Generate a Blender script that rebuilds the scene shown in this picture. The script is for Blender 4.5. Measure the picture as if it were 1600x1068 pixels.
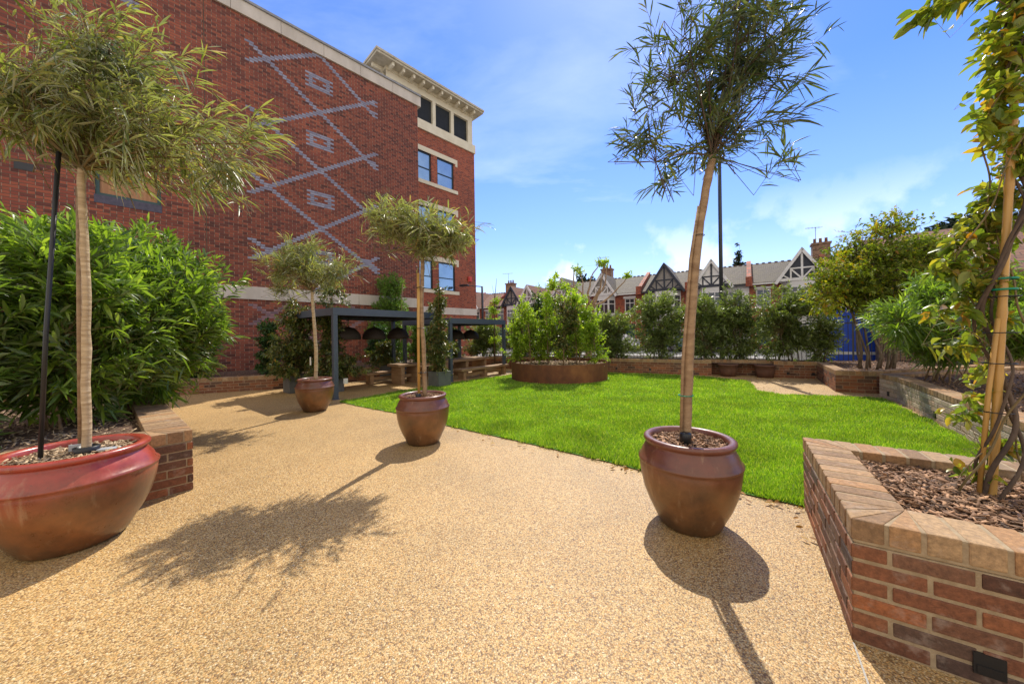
import bpy, math, random
import numpy as np
from math import sin, cos, pi, radians as R
from mathutils import Vector, noise
for o in list(bpy.data.objects): bpy.data.objects.remove(o)
S = bpy.context.scene
COL = S.collection

# ------------------------------------------------------------------ camera
CAMH = 1.45
cam = bpy.data.cameras.new('camera'); co = bpy.data.objects.new('camera', cam); COL.objects.link(co)
co.location = (0, 0, CAMH); co.rotation_euler = (R(90), .0145, 0)
cam.sensor_width = 36; cam.lens = 540 / 1600 * 36; cam.shift_y = -11.8 / 1600
cam.clip_start = .05; cam.clip_end = 2000
S.camera = co
# ------------------------------------------------------------------ light
SUN_AZ, SUN_EL = 16.0, 53.0
S.view_settings.view_transform = 'Standard'; S.view_settings.look = 'None'
S.view_settings.gamma = 1; S.view_settings.exposure = 0.8
sl = bpy.data.lights.new('sun', 'SUN'); so = bpy.data.objects.new('sun', sl); COL.objects.link(so)
sl.energy = 3.0; sl.angle = R(.5); sl.color = (1, .93, .80)
dv = Vector((sin(R(SUN_AZ)) * cos(R(SUN_EL)), cos(R(SUN_AZ)) * cos(R(SUN_EL)), sin(R(SUN_EL))))
so.rotation_euler = dv.to_track_quat('Z', 'Y').to_euler(); so.location = dv * 60
w = bpy.data.worlds.new('World'); S.world = w; w.use_nodes = True
nt = w.node_tree; nt.nodes.clear()
def nd(t, ty, **k):
    n = t.nodes.new(ty)
    for a, b in k.items():
        if a in n.inputs: n.inputs[a].default_value = b
        else: setattr(n, a, b)
    return n
def lk(t, a, b): t.links.new(a, b)
def ramp(t, fac, stops, interp='LINEAR'):
    r = t.nodes.new('ShaderNodeValToRGB'); cr = r.color_ramp; cr.interpolation = interp
    while len(cr.elements) < len(stops): cr.elements.new(.5)
    for e, (p, c) in zip(cr.elements, stops):
        e.position = p; e.color = (c[0], c[1], c[2], 1) if not isinstance(c, (int, float)) else (c, c, c, 1)
    if fac is not None: lk(t, fac, r.inputs[0])
    return r
def mth(t, op, a, b=None, c=None, clamp=False):
    n = t.nodes.new('ShaderNodeMath'); n.operation = op; n.use_clamp = clamp
    for i, v in enumerate((a, b, c)):
        if v is None: continue
        if isinstance(v, (int, float)): n.inputs[i].default_value = v
        else: lk(t, v, n.inputs[i])
    return n.outputs[0]
def mix(t, fac, a, b, kind='MIX'):
    n = t.nodes.new('ShaderNodeMix'); n.data_type = 'RGBA'; n.blend_type = kind
    for s, v in ((0, fac), (6, a), (7, b)):
        if isinstance(v, (int, float)): n.inputs[s].default_value = v
        elif isinstance(v, tuple): n.inputs[s].default_value = (*v, 1) if len(v) == 3 else v
        else: lk(t, v, n.inputs[s])
    return n.outputs[2]
sky = nd(nt, 'ShaderNodeTexSky', sky_type='NISHITA', sun_disc=False)
sky.sun_elevation = R(SUN_EL); sky.sun_rotation = R(SUN_AZ)
sky.air_density = 1.0; sky.dust_density = .25; sky.ozone_density = 3.5; sky.altitude = 200
hs = nd(nt, 'ShaderNodeHueSaturation', Saturation=1.12, Value=1.0); lk(nt, mix(nt, 1.0, sky.outputs[0], (.73, .765, 1.0), 'MULTIPLY'), hs.inputs['Color'])
tc = nd(nt, 'ShaderNodeTexCoord'); sx = nd(nt, 'ShaderNodeSeparateXYZ'); lk(nt, tc.outputs['Generated'], sx.inputs[0])
zz = mth(nt, 'ADD', mth(nt, 'MAXIMUM', sx.outputs[2], 0), .12)
cb = nd(nt, 'ShaderNodeCombineXYZ')
lk(nt, mth(nt, 'DIVIDE', sx.outputs[0], zz), cb.inputs[0]); lk(nt, mth(nt, 'DIVIDE', sx.outputs[1], zz), cb.inputs[1])
mp = nd(nt, 'ShaderNodeMapping'); lk(nt, cb.outputs[0], mp.inputs[0]); mp.inputs['Scale'].default_value = (.8, 1.8, 1); mp.inputs['Rotation'].default_value = (0, 0, .5); mp.inputs['Location'].default_value = (3.1, 1.7, 0)
n1 = nd(nt, 'ShaderNodeTexNoise', Scale=.8, Detail=8.0, Roughness=.58, Distortion=.7); lk(nt, mp.outputs[0], n1.inputs[0])
wisp = ramp(nt, n1.outputs[0], [(.50, 0), (.80, .34)])
n2 = nd(nt, 'ShaderNodeTexNoise', Scale=5.5, Detail=9.0, Roughness=.55); lk(nt, tc.outputs['Generated'], n2.inputs[0])
cum = ramp(nt, n2.outputs[0], [(.47, 0), (.60, .95)])
band = ramp(nt, sx.outputs[2], [(.0, .55), (.13, 1), (.22, .55), (.34, 0)])
cumf = mth(nt, 'MULTIPLY', cum.outputs[0], band.outputs[0])
hz = ramp(nt, sx.outputs[2], [(0, .6), (.12, .34), (.25, .12), (.5, 0)])
f = mth(nt, 'MAXIMUM', mth(nt, 'MAXIMUM', wisp.outputs[0], cumf), hz.outputs[0])
c1 = mix(nt, f, hs.outputs[0], (5.6, 6.2, 7.2))
# added fill light: unseen bright cloud over the sky behind the camera
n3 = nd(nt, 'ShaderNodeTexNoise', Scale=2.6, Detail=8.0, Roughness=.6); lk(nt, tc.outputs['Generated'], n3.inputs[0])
fill_cloud = mth(nt, 'MULTIPLY', ramp(nt, n3.outputs[0], [(.30, 0), (.48, 1)]).outputs[0], ramp(nt, mth(nt, 'MULTIPLY', sx.outputs[1], -1.0), [(.02, 0), (.3, 1)]).outputs[0])
c1 = mix(nt, fill_cloud, c1, (5.4, 5.0, 4.5))
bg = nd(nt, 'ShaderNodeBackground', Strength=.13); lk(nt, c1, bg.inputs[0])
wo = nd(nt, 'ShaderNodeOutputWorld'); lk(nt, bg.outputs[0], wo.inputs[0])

# ------------------------------------------------------------------ materials
MATS = {}
def newmat(name):
    m = bpy.data.materials.new(name); m.use_nodes = True; t = m.node_tree
    MATS[name] = m
    return m, t, t.nodes['Principled BSDF']
def M(name, c1, c2=None, scale=8, rough=.7, bump=0, bscale=40, metal=0, stretch=(1, 1, 1), rand=0, coat=0, detail=6, spec=.5):
    if name in MATS: return MATS[name]
    m, t, b = newmat(name); c2 = c2 or c1
    tc = nd(t, 'ShaderNodeTexCoord'); mp = nd(t, 'ShaderNodeMapping'); lk(t, tc.outputs['Object'], mp.inputs[0]); mp.inputs['Scale'].default_value = stretch
    n = nd(t, 'ShaderNodeTexNoise', Scale=float(scale), Detail=float(detail), Roughness=.6); lk(t, mp.outputs[0], n.inputs[0])
    r = ramp(t, n.outputs[0], [(.32, c1), (.68, c2)]); out = r.outputs[0]
    if rand:
        g = nd(t, 'ShaderNodeNewGeometry'); v = mth(t, 'MULTIPLY_ADD', g.outputs['Random Per Island'], 2 * rand, 1 - rand)
        hsn = nd(t, 'ShaderNodeHueSaturation'); lk(t, v, hsn.inputs['Value']); lk(t, out, hsn.inputs['Color']); out = hsn.outputs[0]
    lk(t, out, b.inputs['Base Color']); b.inputs['Roughness'].default_value = rough; b.inputs['Metallic'].default_value = metal
    b.inputs['Coat Weight'].default_value = coat; b.inputs['Coat Roughness'].default_value = .15; b.inputs['Specular IOR Level'].default_value = spec
    if bump:
        n2 = nd(t, 'ShaderNodeTexNoise', Scale=float(bscale), Detail=4.0); lk(t, mp.outputs[0], n2.inputs[0])
        bp = nd(t, 'ShaderNodeBump', Strength=bump, Distance=.01); lk(t, n2.outputs[0], bp.inputs['Height']); lk(t, bp.outputs[0], b.inputs['Normal'])
    return m
def LEAF(name, stops, rough=.42, trans=.38, tcol=None, spec=.5, under=None):
    if name in MATS: return MATS[name]
    m, t, b = newmat(name)
    g = nd(t, 'ShaderNodeNewGeometry'); r = ramp(t, g.outputs['Random Per Island'], stops)
    tc = nd(t, 'ShaderNodeTexCoord'); n = nd(t, 'ShaderNodeTexNoise', Scale=1.6, Detail=2.0); lk(t, tc.outputs['Object'], n.inputs[0])
    hsn = nd(t, 'ShaderNodeHueSaturation'); lk(t, ramp(t, n.outputs[0], [(.3, .78), (.7, 1.22)]).outputs[0], hsn.inputs['Value']); lk(t, r.outputs[0], hsn.inputs['Color'])
    lc = mix(t, mth(t, 'MULTIPLY', g.outputs['Backfacing'], .8), hsn.outputs[0], under) if under else hsn.outputs[0]
    lk(t, lc, b.inputs['Base Color']); b.inputs['Roughness'].default_value = rough; b.inputs['Specular IOR Level'].default_value = spec
    tr = nd(t, 'ShaderNodeBsdfTranslucent')
    tm = mix(t, 1.0, hsn.outputs[0], tcol or (1.7, 1.8, .55), 'MULTIPLY'); lk(t, tm, tr.inputs[0])
    ms = nd(t, 'ShaderNodeMixShader', Fac=trans); lk(t, b.outputs[0], ms.inputs[1]); lk(t, tr.outputs[0], ms.inputs[2])
    lk(t, ms.outputs[0], t.nodes['Material Output'].inputs[0])
    return m

def gravel_mat():
    m, t, b = newmat('resin_gravel')
    tc = nd(t, 'ShaderNodeTexCoord')
    v = nd(t, 'ShaderNodeTexVoronoi', Scale=140.0); lk(t, tc.outputs['Object'], v.inputs[0])
    sp = nd(t, 'ShaderNodeSeparateXYZ'); lk(t, v.outputs['Color'], sp.inputs[0])
    r = ramp(t, sp.outputs[0], [(0, (.20, .105, .045)), (.12, (.33, .18, .065)), (.3, (.52, .305, .10)), (.52, (.62, .39, .14)), (.7, (.60, .42, .19)), (.82, (.72, .52, .25)), (.93, (.68, .35, .09)), (1, (.80, .66, .42))])
    n = nd(t, 'ShaderNodeTexNoise', Scale=.9, Detail=5.0); lk(t, tc.outputs['Object'], n.inputs[0])
    big = ramp(t, n.outputs[0], [(.28, .80), (.5, 1.0), (.72, 1.1)])
    c = mix(t, 1.0, r.outputs[0], big.outputs[0], 'MULTIPLY')
    dk = ramp(t, v.outputs['Distance'], [(.35, 1.0), (.75, .5)])
    c = mix(t, 1.0, c, dk.outputs[0], 'MULTIPLY')
    lk(t, c, b.inputs['Base Color']); b.inputs['Roughness'].default_value = .55
    bp = nd(t, 'ShaderNodeBump', Strength=.5, Distance=.005, invert=True); lk(t, v.outputs['Distance'], bp.inputs['Height']); lk(t, bp.outputs[0], b.inputs['Normal'])
    return m
def wallbrick_mat(name, pattern, ca, cb_, cc, mortar=(.42, .33, .27)):
    """brick wall from UVs in metres; pattern = centres of the blue lattice columns"""
    m, t, b = newmat(name); bw, bh = .252, .0832
    uv = nd(t, 'ShaderNodeUVMap'); s = nd(t, 'ShaderNodeSeparateXYZ'); lk(t, uv.outputs[0], s.inputs[0])
    u, v = s.outputs[0], s.outputs[1]
    row = mth(t, 'FLOOR', mth(t, 'DIVIDE', v, bh))
    off = mth(t, 'MULTIPLY', mth(t, 'FLOORED_MODULO', row, 2.0), .5)
    uu = mth(t, 'ADD', mth(t, 'DIVIDE', u, bw), off); col = mth(t, 'FLOOR', uu)
    fu = mth(t, 'MULTIPLY', mth(t, 'FRACT', uu), bw); fv = mth(t, 'MULTIPLY', mth(t, 'FRACT', mth(t, 'DIVIDE', v, bh)), bh)
    eu = mth(t, 'MINIMUM', fu, mth(t, 'SUBTRACT', bw, fu)); ev = mth(t, 'MINIMUM', fv, mth(t, 'SUBTRACT', bh, fv))
    # every other stretcher is split into two headers
    par = mth(t, 'FLOORED_MODULO', mth(t, 'ADD', col, mth(t, 'FLOOR', mth(t, 'DIVIDE', row, 2.0))), 2.0)
    hd = mth(t, 'ABSOLUTE', mth(t, 'SUBTRACT', fu, bw / 2)); hd2 = mth(t, 'ADD', hd, mth(t, 'MULTIPLY', mth(t, 'SUBTRACT', 1.0, par), 1.0))
    e = mth(t, 'MINIMUM', mth(t, 'MINIMUM', eu, ev), hd2)
    brick = ramp(t, mth(t, 'DIVIDE', e, .02), [(.2, 0), (.42, 1)]).outputs[0]
    half = mth(t, 'MULTIPLY', par, mth(t, 'GREATER_THAN', fu, bw / 2))
    cv = nd(t, 'ShaderNodeCombineXYZ'); lk(t, mth(t, 'ADD', col, mth(t, 'MULTIPLY', half, .5)), cv.inputs[0]); lk(t, row, cv.inputs[1])
    wn = nd(t, 'ShaderNodeTexWhiteNoise'); lk(t, cv.outputs[0], wn.inputs[0])
    cr = ramp(t, wn.outputs[0], [(0, ca), (.3, cb_), (.62, cc), (.85, cb_), (1, tuple(x * .7 for x in ca))])
    tc = nd(t, 'ShaderNodeTexCoord'); ns = nd(t, 'ShaderNodeTexNoise', Scale=.35, Detail=6.0); lk(t, tc.outputs['Object'], ns.inputs[0])
    c = mix(t, 1.0, cr.outputs[0], ramp(t, ns.outputs[0], [(.3, .74), (.7, 1.2)]).outputs[0], 'MULTIPLY')
    if pattern:
        uc = mth(t, 'MULTIPLY', mth(t, 'ADD', mth(t, 'SUBTRACT', col, off), .5), bw); vc = mth(t, 'MULTIPLY', mth(t, 'ADD', row, .5), bh)
        tot = None
        for c0 in pattern:
            du = mth(t, 'DIVIDE', mth(t, 'SUBTRACT', uc, c0), 1.82); dvv = mth(t, 'DIVIDE', mth(t, 'SUBTRACT', vc, 12.77), 1.163)
            lines = None
            for q in (mth(t, 'ADD', du, dvv), mth(t, 'SUBTRACT', du, dvv)):
                k = mth(t, 'ABSOLUTE', mth(t, 'SUBTRACT', mth(t, 'FLOORED_MODULO', mth(t, 'ADD', q, 1.0), 2.0), 1.0))
                k = mth(t, 'LESS_THAN', k, .085)
                lines = k if lines is None else mth(t, 'MAXIMUM', lines, k)
            lines = mth(t, 'MULTIPLY', lines, mth(t, 'LESS_THAN', mth(t, 'ABSOLUTE', du), 1.27))
            # small square at each diamond centre
            dc = mth(t, 'ABSOLUTE', mth(t, 'SUBTRACT', mth(t, 'FLOORED_MODULO', mth(t, 'ADD', mth(t, 'SUBTRACT', vc, 12.77), 2.326), 2.326), 1.163))
            ax = mth(t, 'ABSOLUTE', mth(t, 'SUBTRACT', uc, c0))
            sq = mth(t, 'MULTIPLY', mth(t, 'LESS_THAN', ax, .47), mth(t, 'LESS_THAN', dc, .3))
            ho = mth(t, 'MULTIPLY', mth(t, 'LESS_THAN', ax, .2), mth(t, 'LESS_THAN', dc, .14))
            one = mth(t, 'MAXIMUM', lines, mth(t, 'SUBTRACT', sq, ho))
            if c0 < 0: one = mth(t, 'MULTIPLY', one, mth(t, 'GREATER_THAN', vc, 10.2))
            tot = one if tot is None else mth(t, 'MAXIMUM', tot, one)
        tot = mth(t, 'MULTIPLY', tot, mth(t, 'LESS_THAN', vc, 12.86)); tot = mth(t, 'MULTIPLY', tot, mth(t, 'MULTIPLY_ADD', mth(t, 'GREATER_THAN', vc, 3.0), .6, .4))
        c = mix(t, tot, c, mix(t, wn.outputs[0], (.21, .20, .27), (.33, .32, .40)))
    if pattern: mortar = mix(t, mth(t, 'MULTIPLY', tot, .8), mortar, (.36, .35, .42))
    bed_shade = mix(t, 1.0, mortar, (.38, .38, .38), 'MULTIPLY')  # shadow in the raked bed joints, painted in as darker mortar
    c = mix(t, brick, mix(t, mth(t, 'LESS_THAN', ev, eu), mortar, bed_shade), c)
    lk(t, c, b.inputs['Base Color']); b.inputs['Roughness'].default_value = .75
    bp = nd(t, 'ShaderNodeBump', Strength=.9, Distance=.012); lk(t, brick, bp.inputs['Height']); lk(t, bp.outputs[0], b.inputs['Normal'])
    return m
def clay_mat(name, top, low, rough, coat):
    """glazed pot: red shoulder running into a browner body, with streaks and specks"""
    m, t, b = newmat(name)
    tc = nd(t, 'ShaderNodeTexCoord'); s = nd(t, 'ShaderNodeSeparateXYZ'); lk(t, tc.outputs['Object'], s.inputs[0])
    n = nd(t, 'ShaderNodeTexNoise', Scale=3.2, Detail=6.0, Roughness=.62); lk(t, tc.outputs['Object'], n.inputs[0])
    h = mth(t, 'MULTIPLY_ADD', n.outputs[0], .28, s.outputs[2])
    f = ramp(t, h, [(.48, 0), (.70, 1)]).outputs[0]
    n2 = nd(t, 'ShaderNodeTexNoise', Scale=9.0, Detail=8.0, Roughness=.7); lk(t, tc.outputs['Object'], n2.inputs[0])
    lowc = mix(t, ramp(t, n.outputs[0], [(.35, 0), (.65, 1)]).outputs[0], low, tuple(x * f_ for x, f_ in zip(low, (1.9, 1.65, 1.25))))
    c = mix(t, f, lowc, top)
    c = mix(t, 1.0, c, ramp(t, n2.outputs[0], [(.3, .72), (.6, 1.08)]).outputs[0], 'MULTIPLY')
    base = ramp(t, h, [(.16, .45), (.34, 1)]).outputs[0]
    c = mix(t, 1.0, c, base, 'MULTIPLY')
    mp = nd(t, 'ShaderNodeMapping'); lk(t, tc.outputs['Object'], mp.inputs[0]); mp.inputs['Scale'].default_value = (14, 14, 1.3)
    nd_ = nd(t, 'ShaderNodeTexNoise', Scale=1.0, Detail=6.0, Roughness=.65); lk(t, mp.outputs[0], nd_.inputs[0])
    c = mix(t, ramp(t, nd_.outputs[0], [(.58, 0), (.75, .38)]).outputs[0], c, (.46, .32, .18))
    nf = nd(t, 'ShaderNodeTexNoise', Scale=70.0, Detail=3.0); lk(t, tc.outputs['Object'], nf.inputs[0])
    c = mix(t, ramp(t, nf.outputs[0], [(.66, 0), (.72, .5)]).outputs[0], c, (.10, .05, .03))
    lk(t, c, b.inputs['Base Color']); lk(t, ramp(t, n2.outputs[0], [(.3, rough - .12), (.7, rough + .12)]).outputs[0], b.inputs['Roughness'])
    b.inputs['Coat Weight'].default_value = coat; b.inputs['Coat Roughness'].default_value = .2
    n3 = nd(t, 'ShaderNodeTexNoise', Scale=14.0, Detail=3.0); lk(t, tc.outputs['Object'], n3.inputs[0])
    bp = nd(t, 'ShaderNodeBump', Strength=.35, Distance=.006); lk(t, n3.outputs[0], bp.inputs['Height']); lk(t, bp.outputs[0], b.inputs['Normal'])
    return m
def islandbrick(name, cols, rough=.78):
    m, t, b = newmat(name)
    g = nd(t, 'ShaderNodeNewGeometry'); r = ramp(t, g.outputs['Random Per Island'], cols)
    tc = nd(t, 'ShaderNodeTexCoord'); n = nd(t, 'ShaderNodeTexNoise', Scale=38.0, Detail=10.0, Roughness=.78, Distortion=.15); lk(t, tc.outputs['Object'], n.inputs[0])
    c = mix(t, 1.0, r.outputs[0], ramp(t, n.outputs[0], [(.28, .42), (.5, .95), (.75, 1.6)]).outputs[0], 'MULTIPLY')
    n4 = nd(t, 'ShaderNodeTexNoise', Scale=9.0, Detail=7.0, Roughness=.65); lk(t, tc.outputs['Object'], n4.inputs[0])
    c = mix(t, ramp(t, n4.outputs[0], [(.56, 0), (.72, .42)]).outputs[0], c, (.50, .40, .32))
    lk(t, c, b.inputs['Base Color']); b.inputs['Roughness'].default_value = rough
    bp = nd(t, 'ShaderNodeBump', Strength=.6, Distance=.008); lk(t, n.outputs[0], bp.inputs['Height']); lk(t, bp.outputs[0], b.inputs['Normal'])
    return m
def corten_mat():
    m, t, b = newmat('corten')
    tc = nd(t, 'ShaderNodeTexCoord'); mp = nd(t, 'ShaderNodeMapping'); lk(t, tc.outputs['Object'], mp.inputs[0]); mp.inputs['Scale'].default_value = (1, 1, .7)
    n = nd(t, 'ShaderNodeTexNoise', Scale=1.8, Detail=9.0, Roughness=.68); lk(t, mp.outputs[0], n.inputs[0])
    r = ramp(t, n.outputs[0], [(.3, (.07, .024, .012)), (.5, (.15, .050, .018)), (.7, (.26, .10, .03))])
    lk(t, r.outputs[0], b.inputs['Base Color']); b.inputs['Roughness'].default_value = .75
    return m
def tile_mat(name, c1, c2, c3):
    m, t, b = newmat(name)
    uv = nd(t, 'ShaderNodeUVMap'); br = nd(t, 'ShaderNodeTexBrick', Scale=1.0); lk(t, uv.outputs[0], br.inputs[0])
    br.inputs['Brick Width'].default_value = .26; br.inputs['Row Height'].default_value = .17; br.inputs['Mortar Size'].default_value = .012
    br.inputs['Color1'].default_value = (*c1, 1); br.inputs['Color2'].default_value = (*c2, 1); br.inputs['Mortar'].default_value = (*[x * .4 for x in c1], 1)
    tc = nd(t, 'ShaderNodeTexCoord'); n = nd(t, 'ShaderNodeTexNoise', Scale=1.1, Detail=8.0, Roughness=.7); lk(t, tc.outputs['Object'], n.inputs[0])
    c = mix(t, ramp(t, n.outputs[0], [(.42, 0), (.7, .8)]).outputs[0], br.outputs[0], c3)
    lk(t, c, b.inputs['Base Color']); b.inputs['Roughness'].default_value = .8
    bp = nd(t, 'ShaderNodeBump', Strength=.6, Distance=.02, invert=True); lk(t, br.outputs['Fac'], bp.inputs['Height']); lk(t, bp.outputs[0], b.inputs['Normal'])
    return m

GRAVEL = gravel_mat()
BRICKW = wallbrick_mat('building_brick', (3.31, -3.97), (.12, .032, .022), (.235, .054, .030), (.34, .088, .043), (.38, .25, .17))
BRICKP = wallbrick_mat('plain_red_brick', None, (.24, .06, .03), (.38, .085, .035), (.46, .12, .05), (.33, .24, .19))
BRICKG = wallbrick_mat('brown_brick', None, (.16, .085, .05), (.27, .15, .085), (.34, .20, .12), (.35, .29, .23))
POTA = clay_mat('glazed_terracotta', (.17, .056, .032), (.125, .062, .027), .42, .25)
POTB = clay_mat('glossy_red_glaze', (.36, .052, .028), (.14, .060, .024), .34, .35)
PB = islandbrick('planter_brick', [(0, (.08, .036, .022)), (.2, (.20, .072, .032)), (.42, (.25, .095, .040)), (.6, (.12, .060, .036)), (.78, (.34, .115, .040)), (.9, (.16, .085, .05)), (1, (.07, .04, .03))])
PB2 = islandbrick('stock_brick', [(0, (.34, .25, .17)), (.3, (.48, .36, .25)), (.6, (.56, .44, .31)), (.8, (.50, .33, .21)), (1, (.32, .24, .18))])
COP = islandbrick('coping_brick', [(0, (.22, .125, .06)), (.3, (.33, .20, .095)), (.6, (.41, .265, .135)), (.8, (.37, .19, .075)), (1, (.25, .17, .095))])
MORT = M('mortar', (.29, .21, .12), (.41, .31, .19), 30, .9, .4, 120)
CORT = corten_mat()
STONE = M('pale_stone', (.50, .44, .37), (.64, .57, .49), 2.2, .8, .2, 30, stretch=(1, 1, .35))
CREAM = M('cream_stone', (.66, .58, .42), (.76, .69, .53), 2, .75)
ROOFTRIM = M('weathered_eaves', (.40, .35, .25), (.58, .52, .40), 4, .8)
GREY = M('slate_blue_metal', (.075, .092, .125), (.088, .106, .142), 3, .42, metal=.1)
DARKM = M('dark_metal', (.02, .022, .025), (.03, .03, .035), 6, .45)
BLACK = M('black_plastic', (.012, .012, .013), (.02, .02, .02), 6, .4)
GLASS = M('window_glass', (.20, .34, .52), (.30, .46, .66), .8, .05, metal=.8, spec=1.0)
DGLASS = M('dark_glass', (.02, .025, .03), (.05, .055, .06), 1.4, .08, spec=.8)
TEAL = M('dark_teal_paint', (.015, .06, .06), (.02, .075, .075), 6, .4)
NAVYF = M('dark_window_frame', (.012, .03, .05), (.02, .045, .07), 6, .4)
WOODB = M('plywood', (.32, .14, .06), (.46, .24, .11), 3, .7, stretch=(5, 5, .4))
WHITE = M('white_paint', (.62, .60, .56), (.78, .77, .74), 3, .6)
DTIMB = M('dark_timber', (.018, .022, .032), (.03, .035, .05), 5, .6)
REND = M('white_render', (.60, .58, .54), (.74, .73, .70), 1.2, .85, .2, 60)
SLATE = tile_mat('grey_roof_tiles', (.09, .074, .056), (.135, .112, .085), (.13, .11, .065))
TILE = tile_mat('brown_roof_tiles', (.20, .085, .055), (.28, .13, .08), (.17, .12, .075))
OAK = M('weathered_oak', (.26, .15, .075), (.42, .27, .15), 3, .75, .3, 50, stretch=(1, 1, 6), rand=.12)
RATTAN = M('dark_rattan', (.018, .011, .009), (.05, .03, .02), 40, .7, .5, 90)
CANE = M('bamboo_cane', (.42, .22, .05), (.60, .36, .10), 6, .42, .2, 30, stretch=(1, 1, .3))
BARK = M('smooth_tan_bark', (.22, .13, .065), (.40, .27, .15), 7, .7, .5, 40, stretch=(1, 1, 3))
BARKP = M('pale_bark', (.34, .23, .12), (.60, .46, .28), 6, .65, .9, 5, stretch=(1, 1, 7))
BARKD = M('dark_bark', (.06, .04, .028), (.15, .10, .065), 9, .85, .6, 40, stretch=(1, 1, .5))
TWIG = M('green_brown_twigs', (.13, .10, .035), (.22, .15, .06), 9, .7)
MULCHB = M('mulch_bed', (.07, .038, .022), (.16, .09, .055), 26, .9, .8, 60)
MULCH = M('bark_chips', (.14, .07, .034), (.36, .21, .115), 14, .85, rand=.75)
SHING = M('pale_wood_chips', (.30, .20, .11), (.54, .40, .25), 14, .85, rand=.55)
SOIL = M('lawn_soil', (.08, .2, .012), (.12, .26, .018), 9, .9)
ASPH = M('asphalt', (.045, .045, .046), (.065, .063, .06), 12, .9, .2, 200)
PAVE = M('pavement_slabs', (.27, .25, .22), (.35, .33, .29), 3, .9)
KERB = M('kerb_stone', (.33, .31, .28), (.42, .40, .36), 6, .85)
CUBEM = M('grey_planter_finish', (.09, .093, .092), (.13, .133, .13), 4, .6)
LEAD = M('lead_flashing', (.22, .22, .23), (.32, .32, .33), 4, .6)
REDP = M('red_plastic', (.55, .05, .03), (.62, .07, .04), 6, .4)
BLUE = M('blue_paint', (.005, .05, .42), (.01, .08, .55), 1.4, .45)
POLEM = M('lamp_column_paint', (.018, .02, .026), (.03, .032, .04), 4, .45)
CLAYP = M('chimney_pot_clay', (.18, .08, .05), (.28, .13, .08), 5, .8)
CARW = M('white_car_paint', (.62, .64, .66), (.68, .70, .72), 1, .25, coat=.8)
CARB = M('blue_car_paint', (.03, .10, .20), (.04, .12, .24), 1, .25, coat=.8)
RUB = M('tyre_rubber', (.015, .015, .015), (.02, .02, .02), 6, .85)
GTIE = M('green_tie', (.0, .22, .13), (.0, .28, .16), 6, .5)
CLEAR = M('clear_grey_plastic', (.38, .40, .42), (.55, .57, .6), 6, .25)

L_WILLOW = LEAF('willow_leaf', [(0, (.10, .13, .035)), (.35, (.16, .19, .055)), (.7, (.24, .26, .09)), (.92, (.32, .31, .13)), (1, (.40, .24, .07))], .36, .45, spec=.7, under=(.58, .58, .44))
L_WDARK = LEAF('dark_willow_leaf', [(0, (.03, .055, .022)), (.5, (.055, .09, .03)), (.85, (.10, .135, .035)), (1, (.2, .18, .04))], .36, .32, under=(.16, .19, .11))
L_BUSH = LEAF('oleander_leaf', [(0, (.08, .14, .02)), (.5, (.14, .23, .03)), (.85, (.23, .33, .045)), (1, (.33, .42, .07))], .34, .48, spec=.7, under=(.24, .30, .13))
L_HEDGE = LEAF('laurel_leaf', [(0, (.085, .12, .03)), (.5, (.14, .19, .045)), (.85, (.21, .26, .06)), (1, (.30, .34, .09))], .36, .42, spec=.7, under=(.24, .28, .15))
L_BIRCH = LEAF('fresh_green_leaf', [(0, (.17, .27, .022)), (.5, (.27, .38, .035)), (.85, (.36, .45, .05)), (1, (.48, .5, .11))], .5, .55)
L_MAPLE = LEAF('maple_leaf', [(0, (.10, .14, .016)), (.45, (.17, .22, .024)), (.8, (.25, .29, .03)), (.95, (.36, .33, .035)), (1, (.40, .2, .03))], .55, .45, (1.5, 1.7, .4))
L_MAPLEY = LEAF('golden_maple_leaf', [(0, (.26, .34, .025)), (.7, (.38, .42, .035)), (.9, (.48, .36, .03)), (1, (.45, .2, .03))], .55, .45, (1.5, 1.4, .4))
L_VINE = LEAF('vine_leaf', [(0, (.12, .19, .03)), (.4, (.21, .28, .04)), (.75, (.32, .34, .06)), (.93, (.48, .40, .06)), (1, (.45, .2, .03))], .33, .52, (1.5, 1.5, .5), spec=.6)
L_JAS = LEAF('jasmine_leaf', [(0, (.05, .075, .02)), (.5, (.10, .13, .03)), (.85, (.18, .19, .045)), (1, (.32, .18, .06))], .32, .25)
L_BAY = LEAF('bay_leaf', [(0, (.03, .07, .022)), (.6, (.05, .11, .03)), (.9, (.09, .17, .04)), (1, (.15, .25, .05))], .34, .22)
L_BAYL = LEAF('light_bay_leaf', [(0, (.08, .16, .025)), (.6, (.14, .24, .04)), (1, (.22, .33, .06))], .4, .35)
L_CON = LEAF('conifer_needles', [(0, (.010, .025, .012)), (.7, (.02, .042, .018)), (1, (.035, .06, .02))], .6, .1)
GRASS = LEAF('grass_blade', [(0, (.13, .23, .018)), (.45, (.20, .33, .028)), (.8, (.29, .41, .045)), (1, (.50, .50, .16))], .5, .5, (1.6, 1.7, .4))

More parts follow.
